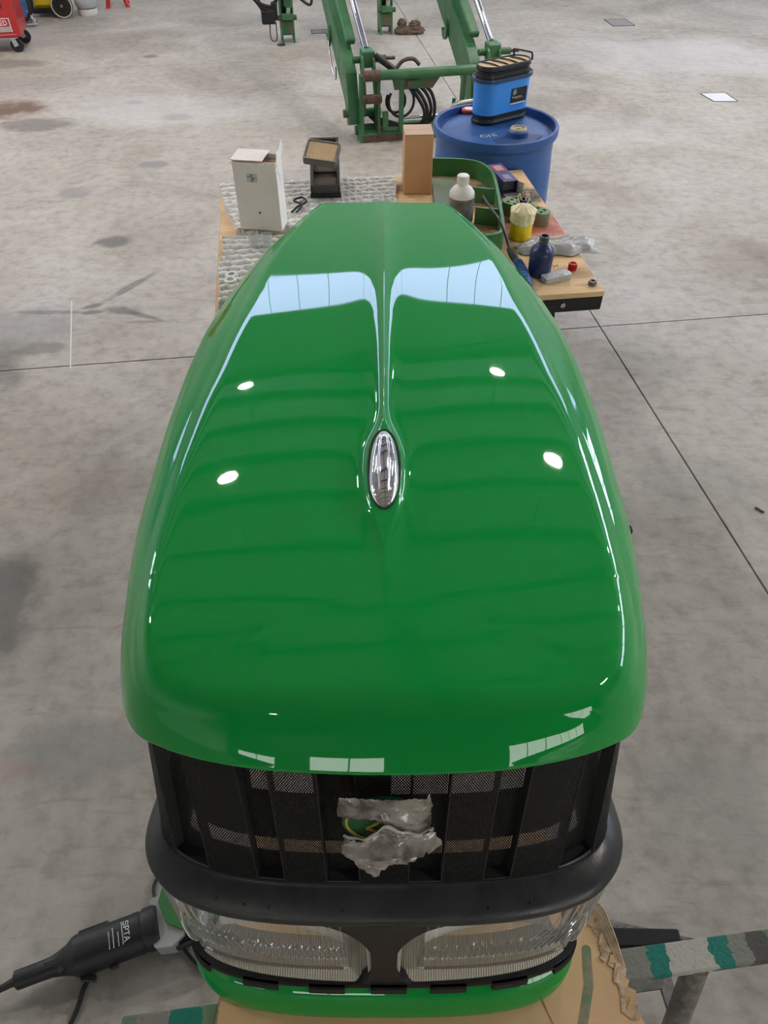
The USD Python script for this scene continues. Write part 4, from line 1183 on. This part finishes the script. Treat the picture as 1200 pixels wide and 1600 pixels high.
sp = [T(box(.022, .0012, .0012), (.585 + .012 * k, 2.425 + .008 * (k % 2), TOP + .001), rz=40 * k - 30) for k in range(4)]
solo("wire_scraps", sp, RUST, "few thin dark wire scraps between the blue bottle and the red cap", "wire scraps")
r = np.random.default_rng(12)
cr = []
for k in range(260):
    u, v = r.normal(.93, .06), r.normal(.82, .07)
    p = BF(0, 2.134) + RB[:3, :3] @ np.array([u, v, 0])
    if u < 1.03 and v < 1.0 and v > .62 and np.hypot(*(p[:2] - np.array([.5, 3.15]))) > .10:
        cr.append(T(box(.002 + .005 * r.random(), .002 + .002 * r.random(), .0012), (p[0], p[1], TOP + .0006), rz=r.random() * 180))
solo("dirt_crumbs", cr, mat("crumbs", (.05, .04, .028), .9), "dark dirt crumbs scattered on the wooden bench top behind the drilled block", "dirt", kind="stuff")

# small clear cups and white lids at the left
CUP = usdkit.material(stage, "/World/Looks/clear_cup", {"t": ("transparent_bsdf", {"color": (.96, .96, .96)}), "g": ("principled_bsdf", {"roughness": .15, "base_color": (.8, .8, .8)}), "x": ("mix_closure", {"fac": .22})}, [ ("t.BSDF", "x.closure1"), ("g.BSDF", "x.closure2")], surface="x.closure")
for k, (x, y, lab) in enumerate(((-.475, 2.545, "left one of two clear plastic cups lying on the near grey mat"), (-.425, 2.53, "right one of two clear plastic cups, next to the hood edge"))):
    t = thing("clear_cup", lab, "cup", (x, y, TOP + .024), 30 * k, "clear cups on the near mat")
    part("cup_wall", lathe([(.017, 0), (.020, .045), (.0215, .046), (.0195, .045), (.0165, .002), (0, .002), (0, 0), (.017, 0)], 32), CUP, t)
for k, (x, y, lab) in enumerate(((-.525, 2.315, "white ring lid farther from the camera at the left bench edge"), (-.523, 2.278, "white ring lid nearer the camera at the left bench edge"))):
    t = thing("white_ring", lab, "lid", (x, y, TOP + .022), 0, "white ring lids on the near mat")
    part("lid_ring", lathe([(.010, 0), (.022, 0), (.0225, .006), (.020, .009), (.012, .009), (.010, .006), (.010, 0)], 32), WHITE_PLASTIC, t)
    part("lid_center", lathe([(0, 0.001), (.0101, .001), (.0101, .005), (0, .005)], 20), mat(f"lid_pink{k}", (.45, .33, .30), .5), t)

# ------------------------------------------------------------------ blue drum and the big filter on it
DR = mat("drum_blue", (.020, .092, .31), .42, other=(.032, .112, .34), scale=5, rvar=.08)
dr = thing("plastic_drum", "large blue plastic drum standing behind the bench", "drum", (.516, 3.605, 0))
R_ = .288
prof = [(0, 0), (.25, 0), (.262, .01), (.268, .04), (.278, .18), (.282, .30), (.284, .46), (.282, .62), (.277, .76), (.272, .84), (.272, .896), (.276, .905), (R_ - .003, .912), (R_, .918), (R_, .944), (R_ - .003, .950), (R_ - .010, .9515), (R_ - .017, .948), (R_ - .020, .93), (R_ - .024, .918), (R_ - .040, .916), (R_ - .052, .925), (.20, .929), (0, .931)]
part("drum_shell", lathe(prof, 96), DR, dr, smooth=50)
DRD = mat("drum_shade", (.012, .045, .18), .5)  # darker blue paints recess shade on a flat wedge
wedge = sg.Polygon([(.0, -.215), (.06, -.225), (.15, -.17), (.19, -.10), (.06, -.10), (-.02, -.16)]).buffer(.01)
part("bung_recess_shade", extr(wedge, .0015, .9285), DRD, dr)
b1 = lathe([(0, 0), (.036, 0), (.038, .004), (.038, .030), (.034, .034), (.030, .034), (.028, .028), (.012, .028), (.010, .034), (0, .034)], 40)
part("bung", T(b1, (.090, -.10, .928)), mat("bung_cream", (.50, .44, .34), .5), dr, "cream bung in a blue collar")
part("bung_collar", T(lathe([(.036, 0), (.046, 0), (.046, .020), (.040, .024), (.036, .022), (.036, 0)], 40), (.090, -.10, .928)), DR, dr)
part("bung", T(lathe([(0, 0), (.034, 0), (.036, .004), (.036, .014), (.030, .018), (.026, .018), (.024, .014), (0, .014)], 40), (-.105, .215, .928)), mat("bung_red", (.50, .06, .03), .45), dr, "red bung with a white top")
part("bung_top", T(lathe([(0, 0), (.024, 0), (.024, .002), (0, .002)], 30), (-.105, .215, .9425)), WHITE_PLASTIC, dr)
gm = text("Grs", .036, (-.045, -.115, .9305), (.93, .37, 0), (-.37, .93, 0), .0012)
part("chalk_writing", gm, mat("chalk", (.42, .44, .48), .8), dr)
r = np.random.default_rng(15)
part("white_splash", [T(trimesh.creation.icosphere(1, .002 + .003 * r.random()), (R_ * math.sin(a) * .98, -R_ * math.cos(a) * .98 + .0, z)) for a, z in [(r.normal(.10, .10), .80 + .13 * r.random()) for _ in range(0)]] or [box(.001, .001, .001, (0, 0, .93))], WHITE_PLASTIC, dr) if False else None

FB = mat("filter_blue", (.05, .30, .85), .42, other=(.035, .22, .70), scale=7, lo=.5, hi=.8)
BF_ = thing("oval_air_filter", "big oval air filter with light blue shell and black rims standing on the drum", "air filter", (.542, 3.728, .9320), 34)
UsdGeom.Xformable(BF_).AddScaleOp().Set(Gf.Vec3f(.95, .95, .82))
BF_ = BF_


def oval(l, w):
    return sg.LineString([(-(l - w) / 2, 0), ((l - w) / 2, 0)]).buffer(w / 2, quad_segs=20)


def ring_loft(secs, n=96):
    """Oval sections (length, width, z, tilt) lofted into one shell."""
    rows = []
    for l, w, z in secs:
        o = oval(max(l, w + .001), w).exterior
        rows.append([(*o.interpolate(t, normalized=True).coords[0], z) for t in np.linspace(0, 1, n, endpoint=False)])
    return fixn(grid(np.array(rows).transpose(1, 0, 2), closed_u=True, flip=True))


part("bottom_rim", ring_loft([(.20, .001, 0), (.300, .128, 0), (.310, .138, .006), (.310, .138, .014), (.300, .128, .020), (.300, .128, .034), (.306, .134, .040), (.306, .134, .048), (.28, .11, .048)]), BLACK, BF_, smooth=40)
part("shell", ring_loft([(.298, .126, .044), (.304, .132, .046), (.306, .134, .10), (.312, .138, .215), (.30, .13, .215)]), FB, BF_, smooth=40)
part("top_flange", ring_loft([(.30, .13, .212), (.332, .158, .212), (.336, .162, .220), (.332, .158, .230), (.322, .150, .230), (.318, .146, .224), (.296, .124, .224)]), mat("flange_blue_black", (.03, .06, .13), .35), BF_, smooth=40)
part("seal_body", ring_loft([(.300, .128, .222), (.296, .124, .250), (.286, .114, .252), (.286, .114, .258), (.300, .126, .262), (.304, .130, .268), (.304, .130, .284), (.298, .124, .288), (.286, .112, .288), (.284, .110, .280), (.1, .001, .280)]), BLACK, BF_, smooth=40)
part("filter_media", extr(oval(.284, .110), .004, .279), PAPER, BF_)
for x in (-.085, -.028, .028, .085):
    m_ = spline([(x - .012, .054, .283), (x - .004, .02, .288), (x + .004, -.02, .288), (x + .014, -.054, .283)], 14)
    part("media_rib", tube(m_, .0042, 8), BLACK, BF_)
hd = spline([(.108, .050, .282), (.100, .050, .312), (.104, .040, .318), (.128, -.030, .318), (.134, -.044, .312), (.136, -.046, .282)], 40)
part("handle", tube(hd, .0045, 10), BLACK, BF_)
yb = -.0685
part("label_plate", box(.098, .0016, .072, (.055, yb - .0004, .130)), mat("label_black", (.012, .010, .012), .35), BF_, "black label with a light blue leaf mark")
part("label_strip", box(.092, .0012, .006, (.052, yb - .0002, .089)), WHITE_PLASTIC, BF_)
leafy = sg.Polygon([(-.004, -.016), (.010, -.006), (.008, .008), (.002, .017), (-.010, .006), (-.012, -.006)]).difference(sg.LineString([(-.003, -.012), (.002, .010)]).buffer(.0016))
part("leaf_mark", plate(leafy, .001, (.028, yb - .0015, .146), (1, 0, 0), (0, 0, 1)), mat("leaf_blue", (.20, .52, .66), .4), BF_)
part("lettering", text("PowerCore", .0085, (.043, yb - .0018, .121), (1, 0, 0), (0, 0, 1), .0006, True), LET, BF_)
part("fine_print", [box(.003, .0006, .0012, (.030 + .0048 * k, yb - .0016, .113)) for k in range(13)], LET, BF_, kind="stuff")
part("fine_print", [box(.004, .0006, .0022, (.012 + .008 * k, yb - .0006 + .001, .078)) for k in range(10)], INK, BF_, kind="stuff")

# ------------------------------------------------------------------ front loader on the floor
ld = thing("front_loader", "green front loader frame with chrome rams standing on the shed floor", "front loader", (-.22, 6.25, 0), 12)
GL, GD = GREEN_FLAT, GREEN_DIRTY
for ax_, nm in ((0.0, "l"), (1.0, "r")):
    # main arm: tall flat box rising to the back, with a bend
    poly = sg.Polygon([(-.02, .10), (.06, .07), (.16, .22), (.62, .43), (1.45, .80), (2.3, 1.22), (2.45, 1.36), (2.30, 1.44), (1.40, 1.02), (.55, .66), (.18, .52), (.06, .44), (.0, .28)])
    part("loader_arm", fixn(plate(poly, .085, (ax_ - .02, 0, 0), (0, 1, 0), (0, 0, 1))), GL, ld)
    part("arm_stiffener", bar((ax_ + .015, .25, .60), (ax_ + .015, 1.42, 1.09), .075, .05, bev=.01), GL, ld)
    part("hook_plate", fixn(plate(sg.Point(0, 0).buffer(.075).difference(sg.Point(.02, .03).buffer(.045)).difference(sg.box(-.01, .0, .1, .1)), .02, (ax_ - .075, .80, .53), (0, 1, 0), (0, 0, 1))), GL, ld)
    # ram: chrome rod from the clevis block, green barrel behind
    part("ram_rod", cyl((ax_ + .11, .12, .58), (ax_ + .09, .72, .88), .026, 24), STEEL if False else CHROME, ld, "polished chrome ram rod")
    part("ram_barrel", cyl((ax_ + .09, .70, .87), (ax_ + .06, 1.75, 1.40), .052, 28), GL, ld)
    part("barrel_collar", cyl((ax_ + .09, .68, .86), (ax_ + .089, .75, .895), .058, 28), GD, ld)
    part("clevis_block", box(.10, .12, .11, (ax_ + .11, .07, .535), .008), GL, ld)
    part("clevis_pin", cyl((ax_ - .01, .05, .53), (ax_ + .25, .05, .53), .024, 20), GD, ld)
    part("pin_stub", cyl((ax_ + .25, .05, .53), (ax_ + .32, .05, .53), .012, 14), RUST, ld)
    part("link_plate", fixn(plate(sg.LineString([(0.02, .52), (-.06, .36), (-.03, .20)]).buffer(.045), .018, (ax_ + .055, 0, 0), (0, 1, 0), (0, 0, 1))), GL, ld)
    part("link_plate", fixn(plate(sg.LineString([(0.02, .52), (-.07, .30), (-.06, .06)]).buffer(.035), .018, (ax_ + .145, 0, 0), (0, 1, 0), (0, 0, 1))), GD, ld)
    part("lower_pin", cyl((ax_ - .10, .02, .17), (ax_ + .20, .02, .17), .030, 20), GD, ld)
    part("lower_pin", cyl((ax_ - .02, -.05, .065), (ax_ + .18, -.05, .065), .034, 20), GD, ld)
    part("upright", fixn(plate(sg.Polygon([(-.14, 0), (-.02, 0), (.0, .15), (-.04, .46), (-.12, .46), (-.12, .12)]), .020, (ax_ + .03 if nm == "l" else ax_ - .03, 0, 0), (0, 1, 0), (0, 0, 1))), GL, ld)
    part("upright", fixn(plate(sg.Polygon([(-.14, 0), (-.06, 0), (-.05, .15), (-.06, .46), (-.12, .46), (-.12, .12)]), .024, (ax_ + .16 if nm == "l" else ax_ - .16, 0, 0), (0, 1, 0), (0, 0, 1))), GD, ld)
    # rear mast that stands on the floor
    mx, my = (-.20, 2.98) if nm == "l" else (.90, 3.10)
    for s in (-1, 1):
        part("mast_cheek", fixn(plate(sg.Polygon([(-.06, 0), (-.02, 0), (.0, .05), (.03, .05), (.05, 0), (.10, .0), (.13, .42), (.2, 1.2), (.0, 1.2), (-.05, .42)]), .016, (mx + s * .062, my, 0), (0, 1, 0), (0, 0, 1))), GL, ld)
    part("mast_back", bar((mx, my + .06, .05), (mx, my + .14, 1.2), .12, .02), GL, ld)
    part("mast_web", box(.12, .018, .12, (mx, my - .045, .14), .003), GD, ld)
    part("mast_block", box(.12, .08, .06, (mx, my - .05, .24), .006), GL, ld)
    part("mast_pin", cyl((mx - .10, my - .05, .23), (mx + .10, my - .05, .23), .024, 18), GD, ld)
    part("mast_ram", cyl((mx + .02, my - .06, .34), (mx + .06, my - .30, 1.1), .048, 24), GL, ld)
    part("mast_ram_rod", cyl((mx + .01, my - .05, .24), (mx + .02, my - .06, .36), .028, 20), STEEL, ld)
part("cross_tube", cyl((.05, -.17, .475), (1.06, -.17, .475), .034, 28), GL, ld)
part("worn_sleeve", cyl((.03, -.17, .475), (.16, -.17, .475), .037, 28), RUST, ld)
part("worn_sleeve", cyl((.03, -.11, .30), (.18, -.11, .30), .033, 28), RUST, ld)
part("lower_beam", fixn(plate(sg.Polygon([(-.15, 0), (-.02, 0), (-.02, .10), (-.05, .10), (-.14, .05)]), 1.06, (.53, 0, 0), (0, 1, 0), (0, 0, 1))), GL, ld)
part("worn_edge", box(.38, .004, .05, (.22, -.152, .026)), RUST, ld)
part("post", box(.035, .03, .42, (.335, -.13, .25), .004), GL, ld)
part("post", box(.045, .03, .12, (.21, -.12, .15), .004), GL, ld)
part("valve_plate", fixn(plate(sg.Polygon([(.28, .36), (.58, .36), (.64, .44), (.26, .44)]), .02, (0, -.13, 0), (1, 0, 0), (0, 0, 1))), GD, ld)
part("valve_cover", box(.10, .03, .05, (.42, -.145, .40), .004), CREAM if False else GD, ld)
for k, (dx_, dy_, dz_) in enumerate(((0, 0, 0), (.035, .02, .02), (-.03, .03, -.01), (.07, .01, .03))):
    part("hose", tube(spline([(.40 + dx_, -.10 + dy_, .40), (.50 + dx_, -.12, .30 + dz_), (.55 + dx_ * .8, -.13, .18 + dz_), (.50 + dx_, -.12 + dy_, .08 + dz_), (.34, -.11, .10), (.20 + dx_, -.10, .12), (.10, -.04, .16)], 50), .013, 10), RUBBER, ld)
for k, (rr_, cx_) in enumerate(((.075, .30), (.10, .34))):
    a = np.linspace(-.6, PI + .9, 40)
    part("hose", tube(np.stack([cx_ + rr_ * np.cos(a + PI), np.full(40, -.09 - .02 * k), .27 + rr_ * 1.1 * np.sin(a + PI)], -1), .010, 10), RUBBER, ld)
part("hose_end", cyl((.16, .02, .56), (.30, -.05, .47), .024, 16), BLACK, ld)
part("hose_guard", tube(spline([(.30, -.05, .47), (.36, -.05, .53), (.44, -.05, .54), (.49, -.06, .50)], 20), .014, 10), RUST, ld)
part("thin_rod", cyl((.36, -.10, .15), (.80, -.06, .135), .012, 12), STEEL, ld)
part("rod_lever", [cyl((.78, -.06, .12), (.78, -.06, .25), .014, 12), box(.04, .02, .10, (.80, -.06, .16))], GD, ld)
part("stand_tube", tube(spline([(.62, -.25, .06), (.70, -.22, .20), (.76, -.2, .255), (.95, -.19, .27)], 24), .014, 12), STEEL, ld)
part("arm_chain", tube(spline([(-.085, .78, .50), (-.09, .60, .36), (-.085, .45, .30), (-.075, .48, .38)], 24), .008, 8), STEEL, ld)
part("hose_bundle", [tube(spline([(-.20 - .05 * k % .1, 2.98, 1.05 - .05 * k), (-.50 - .03 * k, 2.95, .60), (-.46 - .02 * k, 2.92, .34 + .02 * k), (-.38, 2.90, .22 + .03 * k), (-.30, 2.9, .40)], 30), .016, 8) for k in range(5)], RUBBER, ld)
part("coupler_block", [box(.14, .08, .12, (-.40, 2.90, .25), .01), box(.06, .06, .16, (-.33, 2.9, .30), .01)], BLACK_MATT, ld)
part("coupler_wire", [tube(spline([(-.39, 2.90, .20), (-.39, 2.90, .05), (-.33, 2.90, .045), (-.325, 2.90, .20)], 20), .006, 8)], RUST, ld)
part("rear_pipe", tube(spline([(-.06, 2.9, .40), (.05, 2.9, .34), (.08, 2.88, .46), (.14, 2.85, .60)], 20), .014, 8), BLACK, ld)

# brown rag by the rear mast
def lump(rx, ry, rz, seed, n=4, amp=.35, freq=3.0):
    m = trimesh.creation.icosphere(n, 1.0)
    v = m.vertices
    k = 1 + amp * (meshkit.fbm(v * freq + 7, 4, seed) - .5) * 2
    v = v * k[:, None] * np.array([rx, ry, rz])
    v[:, 2] = np.maximum(v[:, 2], -rz * .5)
    m.vertices = v
    m.apply_translation((0, 0, rz * .5))
    return m


CLOTH = mat("brown_rag", (.09, .06, .045), .9, other=(.15, .10, .075), scale=25)
solo("crumpled_rag", [T(lump(.17, .07, .05, 3), (.28, 9.46, .001), rz=8), T(lump(.05, .05, .05, 5), (.20, 9.50, .06)), T(lump(.07, .05, .045, 8), (.34, 9.49, .055), rz=30)], CLOTH, "crumpled brown work rag on the floor by the loader mast", "rag")

# red tool trolley, left edge
RED = mat("trolley_red", (.46, .012, .016), .35, coat=.4)
tc_ = thing("tool_trolley", "red steel tool trolley on black castors at the left edge", "tool trolley", (-3.735, 8.70, 0), 12)
part("cabinet_body", box(.70, .46, .85, (-.35, .23, .135 + .425), .012), RED, tc_)
part("handle_recess_shade", box(.20, .006, .06, (-.20, -.001, .42), .002), mat("recess_shade", (.10, .02, .022), .5), tc_)  # dark red plate stands in for the shade of a recess
part("badge_plate", box(.30, .004, .115, (-.225, -.003, .245), .001), mat("badge_grey", (.45, .36, .37), .5), tc_)
part("badge_frame", [box(.31, .003, .006, (-.225, -.004, .305)), box(.006, .003, .12, (-.072, -.004, .245))], WHITE_PLASTIC, tc_)
part("badge_field", box(.29, .002, .062, (-.225, -.006, .268)), RED, tc_)
part("lettering", text("TED", .042, (-.155, -.0075, .268), (1, 0, 0), (0, 0, 1), .001, True), WHITE_PLASTIC, tc_)
part("bottom_line", box(.60, .002, .006, (-.34, -.002, .165)), mat("line_pink", (.6, .3, .3), .5), tc_)
for cx_, cy_ in ((-.075, .05), (-.045, .40), (-.62, .05), (-.62, .40)):
    part("castor_fork", [bar((cx_ - .02, cy_ - .043, .13), (cx_, cy_ - .043, .058), .045, .005, up=(0, 1, 0)), bar((cx_ - .02, cy_ + .013, .13), (cx_, cy_ + .013, .058), .045, .005, up=(0, 1, 0)), box(.07, .07, .008, (cx_ - .01, cy_ - .015, .132))], mat("fork_zinc" if (cx_, cy_) == (-.075, .05) else f"fork_zinc{int(abs(cx_*1000))}{int(cy_*100)}", (.45, .46, .48), .4, metallic=.4), tc_)
    part("castor_wheel", T(lathe([(0, -.016), (.058, -.016), (.064, -.010), (.064, .010), (.058, .016), (0, .016)], 32), (cx_, cy_ - .015, .064), rx=90), RUBBER, tc_)

# yellow machine with wheel, blue reel, gas bottle, red stands
YM = mat("machine_yellow", (.56, .37, .01), .4)
ym = thing("yellow_machine", "yellow wheeled workshop machine beside the grey gas bottle", "machine", (-3.98, 10.26, 0), 8)
part("machine_body", [box(.36, .34, .50, (.02, .08, .33), .05)], YM, ym)
part("dark_base", box(.40, .30, .05, (.02, .08, .065), .01), BLACK_MATT, ym)
part("dark_strap", tube([(.09, -.095, .09), (.15, -.095, .26), (.16, -.095, .5)], .012, 8), BLACK, ym)
wh = [(.030, -.022), (.085, -.024), (.115, -.020), (.122, 0), (.115, .020), (.085, .024), (.030, .022)]
part("wheel_tyre", T(lathe([(.07, -.022), (.112, -.022), (.122, -.010), (.122, .010), (.112, .022), (.07, .022), (.07, -.022)], 40), (.185, -.12, .122), rx=90), RUBBER, ym)
part("wheel_disc", T(lathe([(0, -.010), (.072, -.010), (.072, .010), (0, .010)], 40), (.185, -.12, .122), rx=90), BLACK_MATT, ym)
part("wheel_hub", T(lathe([(0, 0), (.016, 0), (.014, .018), (0, .02)], 20), (.185, -.13, .122), rx=90), STEEL, ym)
part("wheel_rim", T(tube(np.stack([.112 * np.cos(np.linspace(0, 2 * PI, 40, endpoint=False)), .112 * np.sin(np.linspace(0, 2 * PI, 40, endpoint=False)), 0 * np.arange(40)], -1), .007, 8, closed=True), (.185, -.142, .122), rx=90), CREAM, ym)
br = thing("hose_reel", "blue drum reel on a grey stand between the red trolley and yellow machine", "reel", (-4.20, 9.88, 0), 10)
part("reel_drum", T(lathe([(0, -.07), (.15, -.07), (.15, .07), (0, .07)], 48), (0, 0, .20), rx=90), mat("reel_blue", (.04, .12, .30), .4, other=(.10, .18, .34), scale=9), br)
for s in (-1, 1):
    part("reel_rim", T(tube(np.stack([.165 * np.cos(np.linspace(0, 2 * PI, 48, endpoint=False)), .165 * np.sin(np.linspace(0, 2 * PI, 48, endpoint=False)), 0 * np.arange(48)], -1), .020, 10, closed=True), (0, s * .075, .20), rx=90), RUBBER, br)
part("reel_stand", [tube(spline([(-.15, -.14, .02), (.16, -.14, .02), (.18, -.10, .03), (.12, -.06, .14)], 20), .012, 10), tube([(-.15, .12, .02), (.16, .12, .02)], .012, 10), tube([(.15, -.14, .02), (.15, .12, .02)], .012, 10), tube([(-.15, -.14, .02), (-.15, .12, .02)], .012, 10)], GREYM, br)
gs = thing("gas_bottle", "grey steel gas bottle with white foot ring beside the yellow machine", "gas bottle", (-3.555, 10.36, 0))
part("bottle_shell", lathe([(0, .05), (.06, .052), (.112, .075), (.128, .11), (.13, .15), (.13, .36), (.118, .42), (.07, .46), (.03, .47), (0, .47)], 48), mat("gas_grey", (.40, .42, .44), .4), gs)
part("foot_ring", [lathe([(.098, 0), (.108, 0), (.116, .028), (.112, .066), (.10, .066), (.098, 0)], 48)], mat("foot_white", (.62, .62, .60), .5), gs)
part("weld_band", lathe([(.128, .196), (.1318, .198), (.1318, .204), (.128, .206)], 48), mat("weld", (.25, .26, .28), .5), gs)
rs = thing("red_axle_stand", "red steel axle stand with splayed feet at the top edge", "axle stand", (-3.32, 10.82, 0), 15)
for (a, b) in ((-.12, -.12), (.12, -.12), (-.12, .12), (.12, .12)):
    part("leg", bar((a, b, .0), (a * .2, b * .2, .40), .04, .03), RED, rs)
    part("foot", box(.055, .055, .012, (a, b, .006), .002), RED, rs)
part("post", cyl((0, 0, .30), (0, 0, .55), .03, 20), RED, rs)

# things set in or lying on the floor
pp = thing("paper_sheet", "white rectangular sheet lying flat on the right side of the floor", "sheet", (3.03, 7.24, .0), 4)
part("sheet", extr(sg.Polygon([(-.085, -.10), (.115, -.115), (.10, .115), (-.12, .11)]), .0025), mat("sheet_white", (.66, .68, .72), .5, other=(.5, .5, .52), scale=14, lo=.55, hi=.7), pp)
part("sheet_edge", extr(sg.Polygon([(-.085, -.10), (.115, -.115), (.10, .115), (-.12, .11)]).buffer(.018).difference(sg.Polygon([(-.085, -.10), (.115, -.115), (.10, .115), (-.12, .11)])), .0015), mat("edge_brown", (.17, .14, .11), .8), pp)
for k, (x, y, w, l, lab) in enumerate(((2.74, 9.95, .24, .30, "grey floor hatch in the concrete at the upper right"), (-.72, 9.55, .18, .16, "small dark floor hatch between the loader masts"))):
    t = thing("floor_hatch", lab, "floor hatch", (x, y, 0), 7.6)
    part("hatch_plate", box(w, l, .003, (0, 0, .0015)), mat(f"hatch{k}", (.22, .215, .22) if k == 0 else (.13, .13, .135), .5), t)
    part("hatch_frame", extr(sg.box(-w / 2 - .012, -l / 2 - .012, w / 2 + .012, l / 2 + .012).difference(sg.box(-w / 2, -l / 2, w / 2, l / 2)), .004), mat(f"hatch_frame{k}", (.10, .09, .085), .7), t)
solo("black_disc", lathe([(0, 0), (.045, 0), (.045, .006), (0, .006)], 28, (-1.10, 8.99, 0)), RUBBER, "small black rubber disc on the floor under the hanging coupler", "disc")
solo("screw", [cyl((1.505, 2.05, .005), (1.53, 2.02, .005), .004, 8)], RUST, "tiny rusty screw on the floor at the right of the hood", "screw")
